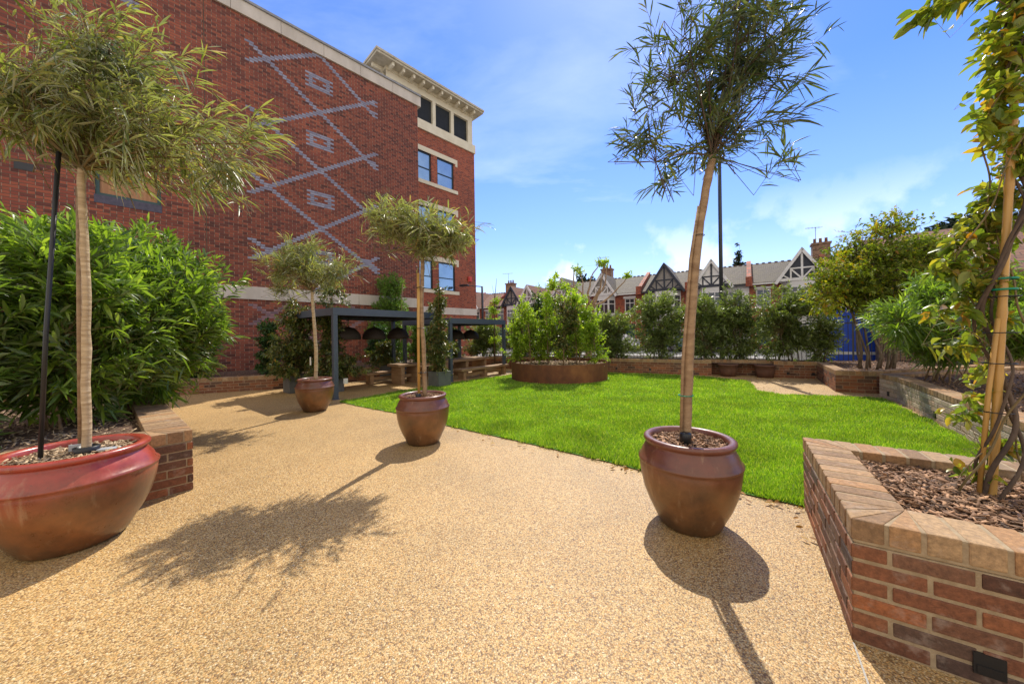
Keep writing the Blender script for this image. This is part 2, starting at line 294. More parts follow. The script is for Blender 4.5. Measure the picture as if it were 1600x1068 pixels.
# ------------------------------------------------------------------ geometry helpers
ORG = {}
def org(o):
    while o and o.name not in ORG: o = o.parent
    return ORG.get(o.name, Vector((0, 0, 0))) if o else Vector((0, 0, 0))
def thing(name, label, cat, loc, group=None, kind=None):
    o = bpy.data.objects.new(name, None); COL.objects.link(o); o.location = loc; o.empty_display_size = .2
    ORG[o.name] = Vector(loc); o['label'] = label; o['category'] = cat
    if group: o['group'] = group
    if kind: o['kind'] = kind
    return o
def link(me, name, parent):
    o = bpy.data.objects.new(name, me); COL.objects.link(o)
    if parent: o.parent = parent
    return o
class MB:
    def __init__(s): s.v = []; s.f = []; s.m = []; s.uv = []; s.hasuv = False
    def add(s, vs, fs, mi=0, uvs=None):
        k = len(s.v); s.v += [tuple(v) for v in vs]
        for i, f in enumerate(fs):
            s.f.append([k + a for a in f]); s.m.append(mi)
            if uvs: s.hasuv = True; s.uv.append(uvs[i])
            else: s.uv.append(None)
        return s
    def box(s, c, size, rz=0, mi=0):
        x, y, z = [a / 2 for a in size]; ca, sa = cos(rz), sin(rz)
        vs = [(c[0] + ca * a - sa * b, c[1] + sa * a + ca * b, c[2] + d) for d in (-z, z) for a, b in ((-x, -y), (x, -y), (x, y), (-x, y))]
        return s.add(vs, [(3, 2, 1, 0), (4, 5, 6, 7), (0, 1, 5, 4), (1, 2, 6, 5), (2, 3, 7, 6), (3, 0, 4, 7)], mi)
    def prism(s, poly, z0, z1, mi=0):
        n = len(poly); a = sum(poly[i][0] * poly[(i + 1) % n][1] - poly[(i + 1) % n][0] * poly[i][1] for i in range(n))
        if a < 0: poly = poly[::-1]
        vs = [(p[0], p[1], z0) for p in poly] + [(p[0], p[1], z1) for p in poly]
        return s.add(vs, [tuple(range(n))[::-1], tuple(range(n, 2 * n))] + [(i, (i + 1) % n, n + (i + 1) % n, n + i) for i in range(n)], mi)
    def fbox(s, F, t0, t1, s0, s1, h0, h1, mi=0, uv=False):
        """box in a wall frame F=(origin, dir, outward normal)"""
        vs = [F3(F, t, q, h) for h in (h0, h1) for t, q in ((t0, s0), (t1, s0), (t1, s1), (t0, s1))]
        fs = [(3, 2, 1, 0), (4, 5, 6, 7), (0, 1, 5, 4), (1, 2, 6, 5), (2, 3, 7, 6), (3, 0, 4, 7)]
        fs = [tuple(reversed(f)) for f in fs]
        uvs = None
        if uv:
            loc = [(t, q, h) for h in (h0, h1) for t, q in ((t0, s0), (t1, s0), (t1, s1), (t0, s1))]
            ax = [(0, 1), (0, 1), (0, 2), (1, 2), (0, 2), (1, 2)]
            uvs = [[(loc[i][a], loc[i][b]) for i in f] for f, (a, b) in zip(fs, ax)]
        return s.add(vs, fs, mi, uvs)
    def tube(s, pts, rad, n=6, mi=0, cap=True):
        k0 = len(s.v); pts = [Vector(p) for p in pts]; N = len(pts); vs = []; up = Vector((0, 0, 1))
        for i, p in enumerate(pts):
            d = (pts[min(i + 1, N - 1)] - pts[max(i - 1, 0)]).normalized()
            a = d.cross(up if abs(d.z) < .9 else Vector((1, 0, 0))).normalized(); b = d.cross(a)
            if i and (a.dot(pa) < 0 or abs(d.z) < .9 != abs(pd.z) < .9):
                a = (pa - d * pa.dot(d)).normalized(); b = d.cross(a)
            elif i:
                a = (pa - d * pa.dot(d)).normalized(); b = d.cross(a)
            pa = a; pd = d
            r = rad[i] if isinstance(rad, (list, tuple)) else rad
            vs += [p + (a * cos(2 * pi * j / n) + b * sin(2 * pi * j / n)) * r for j in range(n)]
        fs = [(i * n + j, i * n + (j + 1) % n, (i + 1) * n + (j + 1) % n, (i + 1) * n + j) for i in range(N - 1) for j in range(n)]
        if cap: fs += [tuple(range(n))[::-1], tuple(range((N - 1) * n, N * n))]
        return s.add(vs, fs, mi)
    def lathe(s, c, prof, n=32, mi=0, wob=0):
        vs = []; 
        for r, z in prof: vs += [(c[0] + r * cos(2 * pi * j / n), c[1] + r * sin(2 * pi * j / n), c[2] + z) for j in range(n)]
        fs = [(i * n + j, i * n + (j + 1) % n, (i + 1) * n + (j + 1) % n, (i + 1) * n + j) for i in range(len(prof) - 1) for j in range(n)]
        if prof[0][0] > 1e-4: fs.append(tuple(range(n))[::-1])
        return s.add(vs, fs, mi)
    def build(s, name, mats, parent=None, smooth=False, bevel=0):
        me = bpy.data.meshes.new(name); og = org(parent)
        me.from_pydata([(a[0] - og.x, a[1] - og.y, a[2] - og.z) for a in s.v], [], s.f)
        if not isinstance(mats, (list, tuple)): mats = [mats]
        for m in mats: me.materials.append(m)
        me.polygons.foreach_set('material_index', s.m)
        if s.hasuv:
            l = me.uv_layers.new(name='UVMap'); q = []
            for f, u in zip(s.f, s.uv): q += u if u else [(0, 0)] * len(f)
            l.data.foreach_set('uv', np.array(q, dtype=np.float32).ravel())
        if smooth: me.polygons.foreach_set('use_smooth', [True] * len(s.f))
        o = link(me, name, parent)
        if bevel:
            b = o.modifiers.new('bevel', 'BEVEL'); b.width = bevel; b.segments = 2; b.limit_method = 'ANGLE'
        return o
def F3(F, t, q, h): return (F[0][0] + F[1][0] * t + F[2][0] * q, F[0][1] + F[1][1] * t + F[2][1] * q, h)
def np_mesh(name, V, T, mat, parent=None, smooth=False):
    me = bpy.data.meshes.new(name); og = org(parent)
    V = (V - np.array(og)).astype(np.float32); n = len(T)
    me.vertices.add(len(V)); me.vertices.foreach_set('co', V.ravel())
    me.loops.add(n * 3); me.loops.foreach_set('vertex_index', T.astype(np.int32).ravel())
    me.polygons.add(n); me.polygons.foreach_set('loop_start', np.arange(0, n * 3, 3, dtype=np.int32)); me.polygons.foreach_set('loop_total', np.full(n, 3, dtype=np.int32))
    me.materials.append(mat); me.update(calc_edges=True)
    if smooth: me.polygons.foreach_set('use_smooth', [True] * n)
    return link(me, name, parent)
def nrm(a): return a / np.maximum(np.linalg.norm(a, axis=-1, keepdims=True), 1e-9)
def leafgeo(rng, P, D, L, wr, droop=.25, detail=1, roll=.85, fold=.25):
    """lanceolate leaves: P bases, D directions, L lengths, wr width ratio"""
    n = len(P); up = np.array([0, 0, 1.]) + rng.normal(0, roll, (n, 3)); Sd = nrm(np.cross(D, up)); Nn = np.cross(Sd, D)
    if detail >= 2: st, wd = [0, .22, .5, .8, 1], [0, .75, 1, .62, 0]
    else: st, wd = [0, .42, 1], [0, 1, 0]
    V = []; L = L[:, None]; dr = np.abs(rng.normal(droop, droop * .5, (n, 1)))
    for s_, w_ in zip(st, wd):
        c = P + D * L * s_ - np.array([0, 0, 1.]) * L * dr * s_ * s_
        if w_ == 0: V.append(c); continue
        h = Sd * L * wr * .5 * w_; lift = Nn * L * wr * fold * w_
        V += [c - h + lift, c, c + h + lift]
    k = len(V); V = np.stack(V, 1).reshape(-1, 3)
    T = [(0, 2, 1), (0, 3, 2)]; m = 1
    for _ in range(len(st) - 3):
        T += [(m, m + 1, m + 4), (m, m + 4, m + 3), (m + 1, m + 2, m + 5), (m + 1, m + 5, m + 4)]; m += 3
    T += [(m, m + 1, m + 3), (m + 1, m + 2, m + 3)]
    T = np.array(T)[None] + (np.arange(n) * k)[:, None, None]
    return V, T.reshape(-1, 3)
def segs(A, B, ra, rb):
    """3-sided thin sticks, vectorised"""
    n = len(A); d = nrm(B - A); a = nrm(np.cross(d, np.array([.31, .2, .93]))); b = np.cross(d, a); V = []
    for P, r in ((A, ra), (B, rb)):
        for j in range(3): V.append(P + (a * cos(2.0944 * j) + b * sin(2.0944 * j)) * np.reshape(r, (-1, 1)))
    V = np.stack(V, 1).reshape(-1, 3); T = []
    for j in range(3):
        k = (j + 1) % 3; T += [(j, k, 3 + k), (j, 3 + k, 3 + j)]
    T = np.array(T)[None] + (np.arange(n) * 6)[:, None, None]
    return V, T.reshape(-1, 3)
def join(parts):
    V = []; T = []; k = 0
    for v, t in parts: V.append(v); T.append(t + k); k += len(v)
    return np.concatenate(V), np.concatenate(T)
def foliage(seed, bases, blobs, ntw, per, L, wr, parent, leaf, wood=None, out=1., up=.4, tw=.35, droop=.25, detail=1, shell=.45, gap=.0, nlimb=8,
            limb_r=.012, spread=.75, Lvar=.25, rag=.28, name='crown', wname='branches', leafz=None, lwind=None, tip_only=.2, wind=(0, 0, 0)):
    rng = np.random.default_rng(seed); vol = np.array([(b[1][0] * b[1][1] * b[1][2]) ** .8 for b in blobs]); vol /= vol.sum()
    C = np.array([b[0] for b in blobs], float); Rr = np.array([b[1] for b in blobs], float)
    n = int(ntw * (1 + gap * 1.5)); bi = rng.choice(len(blobs), n, p=vol)
    d = nrm(rng.normal(size=(n, 3))); r = rng.random(n) ** shell
    nz = np.array([noise.noise(Vector((q[0] * 2.3 + seed * 7.1 + b * 3.3, q[1] * 2.3, q[2] * 2.3))) for q, b in zip(d, bi)])
    r = r * (1 + rag * 1.6 * nz); tip = C[bi] + d * r[:, None] * Rr[bi]
    if gap:
        s = 1.3 / max(Rr.mean(), .05)
        g = np.array([noise.noise(Vector((q[0] * s + seed, q[1] * s, q[2] * s))) for q in tip]); keep = g > np.quantile(g, 1 - 1 / (1 + gap * 1.5)); tip = tip[keep]; d = d[keep]; n = len(tip)
    td = nrm(d * out + np.array([0, 0, up]) + np.array(wind) + rng.normal(0, .35, (n, 3)))
    tl = tw * (.6 + .8 * rng.random(n)); st = tip - td * tl[:, None]
    # leaves
    k = np.repeat(np.arange(n), per); f = np.tile(np.linspace(tip_only, 1, per), n) + rng.normal(0, .03, n * per)
    P = st[k] + td[k] * (tl[k] * f)[:, None]
    pr = nrm(np.cross(td[k], rng.normal(size=(n * per, 3)))); D = nrm(td[k] * (1 - .35 * (1 - f))[:, None] + pr * (spread * (1.25 - .6 * f))[:, None] + rng.normal(0, .12, (n * per, 3)))
    if lwind: D = nrm(D + np.array(lwind) * (.6 + .8 * rng.random((n * per, 1))))
    if leafz: D = nrm(D + np.array([0, 0, leafz]))
    LL = L * (1 + rng.normal(0, Lvar, n * per)).clip(.45, 1.6)
    V, T = leafgeo(rng, P, D, LL, wr, droop, detail)
    np_mesh(name, V, T, leaf, parent)
    if wood:
        parts = []; limbP = []
        nl = min(nlimb, n); tg = rng.choice(n, nl, replace=False)
        for q in tg:
            e = st[q]; BB = np.array([tuple(z_) for z_ in bases], float); b = BB[((BB - e) ** 2).sum(1).argmin()] if len(bases) > 4 else BB[rng.integers(len(bases))]; m = (b + e) / 2 + np.array([0, 0, .12 * np.linalg.norm(e - b)]) + rng.normal(0, .04, 3) * np.linalg.norm(e - b)
            u = np.linspace(0, 1, 8)[:, None]; c = b * (1 - u) ** 2 + 2 * m * u * (1 - u) + e * u * u
            rr = np.linspace(limb_r, limb_r * .35, 8); parts.append(segs(c[:-1], c[1:], rr[:-1], rr[1:])); limbP.append(c[2:])
        LP = np.concatenate(limbP); D2 = ((st[:, None] - LP[None]) ** 2).sum(2); ne = LP[D2.argmin(1)]
        parts.append(segs(ne, st, np.full(n, limb_r * .3), np.full(n, limb_r * .22))); parts.append(segs(st, tip, np.full(n, limb_r * .22), np.full(n, limb_r * .1)))
        V, T = join(parts); np_mesh(wname, V, T, wood, parent)
def inpoly(x, y, poly):
    c = np.zeros(len(x), bool); n = len(poly)
    for i in range(n):
        x0, y0 = poly[i]; x1, y1 = poly[(i + 1) % n]
        c ^= ((y0 > y) != (y1 > y)) & (x < (x1 - x0) * (y - y0) / (y1 - y0 + 1e-12) + x0)
    return c
def chips(seed, poly, z, n, mat, parent, size=.028, name='mulch_chips', zf=None):
    rng = np.random.default_rng(seed); P = np.array(poly); lo, hi = P.min(0), P.max(0)
    x = rng.uniform(lo[0], hi[0], n * 3); y = rng.uniform(lo[1], hi[1], n * 3); k = inpoly(x, y, poly); x, y = x[k][:n], y[k][:n]; n = len(x)
    a = rng.uniform(0, 2 * pi, n); c = np.stack([x, y, z + rng.uniform(.0, .022, n)], 1)
    D = nrm(np.stack([np.cos(a), np.sin(a), rng.normal(0, .35, n)], 1)); Sd = nrm(np.cross(D, np.array([0, 0, 1.]) + rng.normal(0, .35, (n, 3)))); N = np.cross(D, Sd)
    l = size * (.4 + rng.random(n) * 1.1)[:, None]; w_ = l * rng.uniform(.18, .5, n)[:, None]; h = .003
    V = np.stack([c - D * l - Sd * w_, c + D * l - Sd * w_ * .6, c + D * l * .8 + Sd * w_, c - D * l * .9 + Sd * w_ * .8], 1)
    V = np.concatenate([V, V - N[:, None] * h], 1).reshape(-1, 3)
    T = [(0, 1, 2), (0, 2, 3), (4, 6, 5), (4, 7, 6)] + sum([[(i, 4 + i, 4 + (i + 1) % 4), (i, 4 + (i + 1) % 4, (i + 1) % 4)] for i in range(4)], [])
    T = np.array(T)[None] + (np.arange(n) * 8)[:, None, None]
    o = np_mesh(name, V, T.reshape(-1, 3), mat, parent); o['kind'] = 'stuff'
    return o

# ------------------------------------------------------------------ setting
def sheet(name, poly, z, mat):
    b = MB(); b.add([(x, y, z) for x, y in poly], [tuple(range(len(poly)))]); o = b.build(name, mat); o['kind'] = 'structure'
    if o.data.polygons[0].normal.z < 0: o.data.flip_normals()
    return o
sheet('ground', [(-300, -60), (300, -60), (300, 500), (-300, 500)], -.04, PAVE)
sheet('gravel_path', [(-16, -6), (12, -6), (14, 8.0), (14, 11), (8.8, 11.6), (3.5, 14.5), (-3.0, 17.6), (-16, 10)], 0, GRAVEL)
def joint(a, b, w_=.007):
    e = (Vector(b) - Vector(a)).normalized(); n_ = Vector((-e.y, e.x)) * w_ / 2; a = Vector(a); b = Vector(b)
    return sheet('path_joint', [tuple(a - n_), tuple(b - n_), tuple(b + n_), tuple(a + n_)], .004, KERB)
joint((1.56, 1.6), (.86, .55))
LAWN = [(-3.86, 7.69), (-3.1, 7.1), (-2.19, 6.48), (-1.03, 5.5), (-.02, 4.74), (.53, 4.3), (1.07, 3.86), (1.35, 3.6), (1.75, 3.3), (2.1, 3.02), (2.33, 2.86), (3.1, 2.4), (5.0, 1.15), (6.3, 3.1), (5.66, 4.19), (6.5, 5.41),
        (7.70, 7.2), (6.95, 7.45), (5.98, 7.77), (5.85, 8.3), (6.45, 9.28), (6.75, 10.0), (6.4, 10.7), (5.9, 11.3), (4.7, 12.0), (3.42, 12.5), (2.3, 13.0), (.5, 12.9), (-.4, 12.0), (-1.6, 10.75), (-2.8, 9.25)]
sheet('lawn_ground', LAWN, .012, SOIL)
def grass(n_blades=330000):
    rng = np.random.default_rng(5); n = 1500000
    y = 1.1 * (13.5 / 1.1) ** rng.random(n); x = rng.uniform(-.62, 1.5, n) * y        # density ~ 1/distance^2
    k = inpoly(x + .025 * np.sin(x * 19 + y * 7) + rng.normal(0, .012, n), y + .03 * np.sin(y * 17 - x * 11) + rng.normal(0, .012, n), LAWN) & ((x - 1.52) ** 2 + (y - 11.36) ** 2 > 1.6 ** 2); x, y = x[k], y[k]; x, y = x[:330000], y[:330000]; n = len(x)
    a = rng.uniform(0, 2 * pi, n); ln = rng.normal(0, .45, n); h = rng.uniform(.028, .055, n) * (1 + .25 * np.sin(x * 3 + np.sin(y * 2)) * np.cos(y * 2.7)); wd = .0016 + .00075 * y
    z = np.full(n, .012); B = np.stack([x, y, z], 1); Sd = np.stack([np.cos(a), np.sin(a), 0 * a], 1); Ld = np.stack([-np.sin(a) * ln, np.cos(a) * ln, 1 + 0 * a], 1)
    V = np.stack([B - Sd * wd[:, None], B + Sd * wd[:, None], B + Ld * h[:, None] + rng.normal(0, .006, (n, 3)) * np.array([1, 1, 0])], 1).reshape(-1, 3)
    T = (np.arange(n) * 3)[:, None] + np.array([0, 1, 2])[None]
    V[2::3, 2] *= .8 + .3 * rng.random(n)
    o = np_mesh('lawn_grass', V, T, GRASS); o['kind'] = 'stuff'; o['label'] = 'bright green mown lawn grass in the middle of the garden'; o['category'] = 'grass'
grass()
# street beyond the railings, in the frame of the terrace
TF = ((9.3, 34.6), (.825, -.565), (-.565, -.825))
def tf(t, q): p = F3(TF, t, q, 0); return (p[0], p[1])
sheet('road', [tf(-70, 3.2), tf(70, 3.2), tf(70, 10.5), tf(-70, 10.5)], -.03, ASPH)
for nm, q0, q1 in (('pavement', 1.0, 3.2), ('pavement', 10.5, 12.4)):
    b = MB(); b.fbox(TF, -70, 70, q0, q1, -.03, .07); o = b.build(nm, PAVE); o['kind'] = 'structure'

# ------------------------------------------------------------------ brick planters
def offs(pts, d, closed=False):
    """offset a polyline to its left by d with mitred corners"""
    n = len(pts); nor = []
    m = n if closed else n - 1
    for i in range(m):
        a, b = Vector(pts[i]), Vector(pts[(i + 1) % n]); e = (b - a).normalized(); nor.append(Vector((-e.y, e.x)))
    out = []
    for i in range(n):
        if closed: n0, n1 = nor[i - 1], nor[i]
        elif i == 0: n0 = n1 = nor[0]
        elif i == n - 1: n0 = n1 = nor[-1]
        else: n0, n1 = nor[i - 1], nor[i]
        mm = (n0 + n1); mm = mm / max(mm.length_squared, .1) * 2
        out.append(Vector(pts[i]) + mm * d)
    return out
def planter(name, label, pts, h, th=.24, mat=PB, lights=(), soil=None, soil_z=None, chip=0, chipmat=None, bevel=0, seed=1, cop=.1, group=None, bl=.252, cmat=None, bh=.0832, cw=.115, jt=.011):
    """outer line pts (inside of the bed on its left); real bricks, mitred corners, brick-on-edge coping"""
    rng = random.Random(seed); root = thing(name, label, 'planter' if soil else 'brick wall', (pts[0][0], pts[0][1], 0), group)
    body = MB(); coping = MB(); g = .005
    def bricks(mb, z0, z1, depth, length, shift, jit, face=0.):
        o_in = offs(pts, depth)
        o_out = offs(pts, -face) if face else [Vector(p) for p in pts]
        for i in range(len(pts) - 1):
            a, b = Vector(pts[i]), Vector(pts[i + 1]); e = (b - a).normalized(); nn = Vector((-e.y, e.x)); Ls = (b - a).length
            sa, sb = (o_in[i] - a).dot(e), (o_in[i + 1] - a).dot(e); ta, tb = (o_out[i] - a).dot(e), (o_out[i + 1] - a).dot(e)
            s = -shift * length + ta
            while s < tb - .01:
                s0, s1 = max(s, ta), min(s + length, tb)
                if s1 - s0 > .03:
                    s0j = s0 + (jt / 2 if s0 > ta + 1e-6 else 0); s1j = s1 - (jt / 2 if s1 < tb - 1e-6 else 0)
                    pr = -face + rng.uniform(-jit, jit); zj = rng.uniform(-jit, jit) * .5
                    i0, i1 = min(max(s0j, sa), sb), min(max(s1j, sa), sb)
                    if s0 <= ta + 1e-6: i0 = sa
                    if s1 >= tb - 1e-6: i1 = sb
                    q = [a + e * s0j + nn * pr, a + e * s1j + nn * pr, a + e * i1 + nn * depth, a + e * i0 + nn * depth]
                    mb.prism([(p.x, p.y) for p in q], z0 + zj, z1 + zj, 0)
                s += length
    hb = h - cop; nr = max(1, round((hb) / bh)); rh = hb / nr
    for r in range(nr): bricks(body, r * rh + jt / 2, (r + 1) * rh - jt / 2, .1, bl, .5 if r % 2 else .0 + .02 * (r % 3), .0022)
    core = offs(pts, g); inn = offs(pts, th - g)
    for i in range(len(pts) - 1): body.prism([tuple(core[i]), tuple(core[i + 1]), tuple(inn[i + 1]), tuple(inn[i])], -.02, hb - .001, 1)
    bricks(coping, hb + jt, h, th, cw, 0, .0016, .0)
    c2 = offs(pts, g); i2 = offs(pts, th - g)
    for i in range(len(pts) - 1): coping.prism([tuple(c2[i]), tuple(c2[i + 1]), tuple(i2[i + 1]), tuple(i2[i])], hb, h - .004, 1)
    body.build('wall', [mat, MORT], root, bevel=bevel); coping.build('coping', [cmat or COP, MORT], root, bevel=bevel * 1.3)
    for (seg, s, z, w_, h_) in lights:
        a, b = Vector(pts[seg]), Vector(pts[seg + 1]); e = (b - a).normalized(); nn = Vector((-e.y, e.x)); F = (tuple(a), tuple(e), tuple(-nn))
        q = MB(); q.fbox(F, s - w_ / 2, s + w_ / 2, -.02, .006, z, z + h_); q.fbox(F, s - w_ * .4, s + w_ * .4, .006, .009, z + h_ * .1, z + h_ * .45); q.build('wall_light', BLACK, root)
    if soil:
        z = soil_z if soil_z else h - .08
        q = MB(); q.add([(p[0], p[1], z) for p in soil], [tuple(range(len(soil)))]); o = q.build('soil', MULCHB, root)
        if o.data.polygons[0].normal.z < 0: o.data.flip_normals()
        if chip: chips(seed, soil, z, chip, chipmat or MULCH, root, .021)
    return root
# near right planter
PP, PQ = (1.563, 1.608), (2.377, 2.84)
e1 = Vector(PQ) - Vector(PP); e1.normalize(); e2 = Vector((e1.y, -e1.x))
far = Vector(PQ) + e2 * 3.4; nearr = Vector(PP) + e2 * 3.4
ins = offs([tuple(far), PQ, PP, tuple(nearr)], .2)
planter('brick_planter', 'red brick planter in the right foreground holding the vine and its cane', [tuple(far), PQ, PP, tuple(nearr)], .575, soil=[tuple(p) for p in ins], soil_z=.5, chip=16000, bevel=.005,
        lights=((2, .40, .05, .085, .085),), seed=3, cop=.112, jt=.016)
# left planter
LC = (-3.09, 3.33)
LP1 = (LC[0] - sin(R(42)) * 4.2, LC[1] - cos(R(42)) * 4.2); LP2 = (-6.45, 6.15); LP3 = (-9.5, 5.2)
pl = [LP1, LC, LP2, LP3]
planter('brick_planter', 'red brick planter on the left behind the big glossy pot, filled with tall oleander', pl, .58, soil=[tuple(p) for p in offs(pl, .2)], soil_z=.5, chip=5000, chipmat=SHING, bevel=.005, seed=4, cop=.112, th=.3)
# long planter on the right
d1 = (5.66 + .59 * 3.2, 0)
pts = [(8.25, 7.67), (7.87, 7.46), (7.55, 6.75), (6.50, 5.33), (5.66, 4.19), (3.9, 1.8)][::-1]
pd_ = [(3.9, 1.8), (5.66, 4.19), (6.5, 5.33), (7.62, 6.86), (7.87, 7.42)]
pd_.reverse()
pr_ = [(12.5, 8.6)] + pd_
planter('brick_planter', 'long pale brick planter running along the right edge of the lawn', pr_, .49, mat=PB2, soil=[tuple(p) for p in offs(pr_, .2)], soil_z=.42, chip=5000, bevel=.004, seed=5,
        lights=((1, .32, .07, .07, .09), (2, 1.9, .07, .09, .1)))
# corner planter under the maple
cp = [(8.95, 10.15), (7.53, 8.06), (8.15, 7.74), (12.2, 8.75)]
planter('brick_planter', 'brown brick corner planter under the multi-stemmed maple tree', cp, .5, mat=PB, soil=[(9.0, 10.2), (7.65, 8.15), (8.2, 7.9), (12.2, 9), (13, 11.5), (9.4, 11.2)], soil_z=.42, chip=2500, seed=6, lights=((0, .85, .08, .07, .09),))
# back wall in front of the railings, with a recess for two pots
bw_ = [(-3.2, 16.05), (-.25, 14.62), (3.5, 12.84), (6.57, 11.41), (6.75, 11.72), (8.25, 11.0), (8.08, 10.68), (9.1, 10.2)]
soilb = [(-3.2, 16.1), (3.5, 12.9), (9.0, 10.3), (9.9, 11.6), (4.2, 14.4), (-2.6, 17.6)]
planter('brick_planter', 'low brown brick planter across the back of the garden below the railings', bw_, .5, soil=soilb, soil_z=.4, seed=7, chip=1500,
        lights=tuple((s_, t_, .1, .07, .08) for s_, t_ in ((2, .35), (2, 1.5), (2, 2.8), (6, .35), (6, .95))))
# low wall along the building
lw = [(-9.6, 7.7), (-8.89, 8.9), (-6.75, 9.74), (-4.38, 11.88), (-2.6, 13.6), (-3.6, 14.7)]
planter('brick_planter', 'low red brick planter running beneath the tall brick building', lw, .4, soil=[(-10.2, 7.7), (-8.9, 9.0), (-6.75, 9.84), (-4.4, 12.0), (-2.7, 13.6), (-4.5, 16.8), (-11.6, 9.8)], soil_z=.33, seed=8, chip=2000)

# ------------------------------------------------------------------ brick building
P0 = (-9.85, 11.5); BD = (sin(R(44)), cos(R(44))); BN = (cos(R(44)), -sin(R(44)))
BF = (P0, BD, BN)
def wallface(mb, F, q, t0, t1, h0, h1, ops, reveal=.12, mi=0):
    """front face at offset q with rectangular openings (ta,tb,ha,hb) and their reveals"""
    ts = sorted({t0, t1} | {x for o in ops for x in o[:2] if t0 < x < t1}); hs_ = sorted({h0, h1} | {x for o in ops for x in o[2:4] if h0 < x < h1})
    for i in range(len(ts) - 1):
        for j in range(len(hs_) - 1):
            a, b, c, d = ts[i], ts[i + 1], hs_[j], hs_[j + 1]; mt, mh = (a + b) / 2, (c + d) / 2
            if any(o[0] < mt < o[1] and o[2] < mh < o[3] for o in ops): continue
            mb.add([F3(F, a, q, c), F3(F, b, q, c), F3(F, b, q, d), F3(F, a, q, d)], [(0, 1, 2, 3)], mi, [[(a, c), (b, c), (b, d), (a, d)]])
    for a, b, c, d in [o[:4] for o in ops]:
        p = q - reveal
        for (x0, y0, x1, y1) in ((a, c, b, c), (b, c, b, d), (b, d, a, d), (a, d, a, c)):
            mb.add([F3(F, x0, q, y0), F3(F, x1, q, y1), F3(F, x1, p, y1), F3(F, x0, p, y0)], [(3, 2, 1, 0)], mi, [[(x0, y0 + .1), (x1, y1 + .1), (x1 + .1, y1), (x0 + .1, y0)]])
def window(F, q, a, b, c, d, parent, fm, gm, fr=.06, bars=(), vbars=(), name='window', reveal=.1):
    """frame with a glass sub-part, set back in the opening"""
    m = MB(); p0, p1 = q - reveal - .04, q - reveal + .03
    m.fbox(F, a, b, p0, p1, c, c + fr); m.fbox(F, a, b, p0, p1, d - fr, d)
    m.fbox(F, a, a + fr, p0, p1, c + fr, d - fr); m.fbox(F, b - fr, b, p0, p1, c + fr, d - fr)
    for z in bars: m.fbox(F, a + fr, b - fr, p0 + .005, p1 - .005, c + (d - c) * z - fr * .4, c + (d - c) * z + fr * .4)
    for z in vbars: m.fbox(F, a + (b - a) * z - fr * .3, a + (b - a) * z + fr * .3, p0 + .01, p1 - .01, c + fr, d - fr)
    o = m.build(name, fm, parent)
    g = MB(); y = q - reveal - .012; g.fbox(F, a + fr * .5, b - fr * .5, y - .01, y, c + fr * .5, d - fr * .5); g.build('pane', gm, o)
    return o
bd = thing('brick_building', 'tall red brick building with blue brick diamond pattern and stone parapet along the left side', 'building', (P0[0], P0[1], 0))
T1 = 7.7; SB = -3.75; WE = 14.46
m = MB(); lo = (-2.54, -1.24, 5.55, 6.3)
wallface(m, BF, 0, -14, T1, .0, 12.75, [lo])
m.build('wall', BRICKW, bd)
m = MB()   # return wall beside the recess and wing facade
RF = (F3(BF, T1, 0, 0)[:2], (-BN[0], -BN[1]), BD)
wallface(m, RF, 0, 0, -SB + .01, 0, 13.2, [])
rows = [(4.37, 6.2), (7.75, 9.55), (11.15, 12.95)]
ops = []; wx = [(9.65, 10.9), (11.35, 12.65)]
for h0, h1 in rows: ops += [(a, b, h0, h1) for a, b in wx]
ops += [(9.9, 10.9, .9, 2.4)]
wallface(m, BF, SB, T1 - 3.0, WE, 0, 14.25, ops)
EF = (F3(BF, WE, SB, 0)[:2], (-BN[0], -BN[1]), BD); wallface(m, EF, 0, 0, 14, 0, 14.25, [])
m.build('wing_wall', BRICKP, bd)
# band course, parapet, flat roof
m = MB()
for k in range(14): m.fbox(BF, -13.3 + k * 1.5 + .006, -13.3 + (k + 1) * 1.5 - .006, -.05, .05, 2.82, 3.27)
m.fbox(BF, T1 - .55, T1 + .045, -.05, .052, 2.82, 3.27)
m.build('band_course', STONE, bd); m = MB()
for k in range(5): m.fbox(BF, T1 + k * 1.36, T1 + (k + 1) * 1.36 - .01, SB - .05, SB + .05, 2.82, 3.27)
m.build('band_course', STONE, bd)
m = MB()
for k in range(15): m.fbox(BF, -14.2 + k * 1.47 + .006, -14.2 + (k + 1) * 1.47 - .006, -.35, .07, 12.75, 13.22)
m.build('parapet', STONE, bd)
m = MB(); m.fbox(BF, -14.2, T1 + .14, -.38, .13, 13.22, 13.3); m.fbox(BF, -14.2, T1 + .1, -12, -.38, 13.1, 13.24); m.build('coping', LEAD, bd)
m = MB(); m.fbox(BF, -.21, -.185, -.01, .004, 0, 12.75); m.build('expansion_joint', BARKD, bd)
m = MB(); m.fbox(BF, lo[0] - .02, lo[1] + .02, -.03, .012, 5.32, 5.55)
m.build('window_sill', M('blue_engineering_brick', (.05, .045, .07), (.09, .08, .12), 12, .6), bd)
window(BF, 0, *lo, bd, TEAL, WOODB, fr=.08)
m = MB(); m.fbox(BF, -3.85, -3.55, -.01, .012, 5.83, 6.02); m.build('air_vent', DARKM, bd)
for h0, h1 in rows:
    m = MB(); m.fbox(BF, 9.35, 12.95, SB - .05, SB + .03, h1, h1 + .3); m.fbox(BF, 12.78, 12.95, SB - .05, SB + .03, h1 - .16, h1); m.build('window_lintel', CREAM, bd)
    m = MB(); m.fbox(BF, 9.35, 12.95, SB - .06, SB + .06, h0 - .22, h0); m.build('window_sill', CREAM, bd)
    for a, b in wx: window(BF, SB, a, b, h0, h1, bd, NAVYF, GLASS, fr=.07, bars=(.45,))
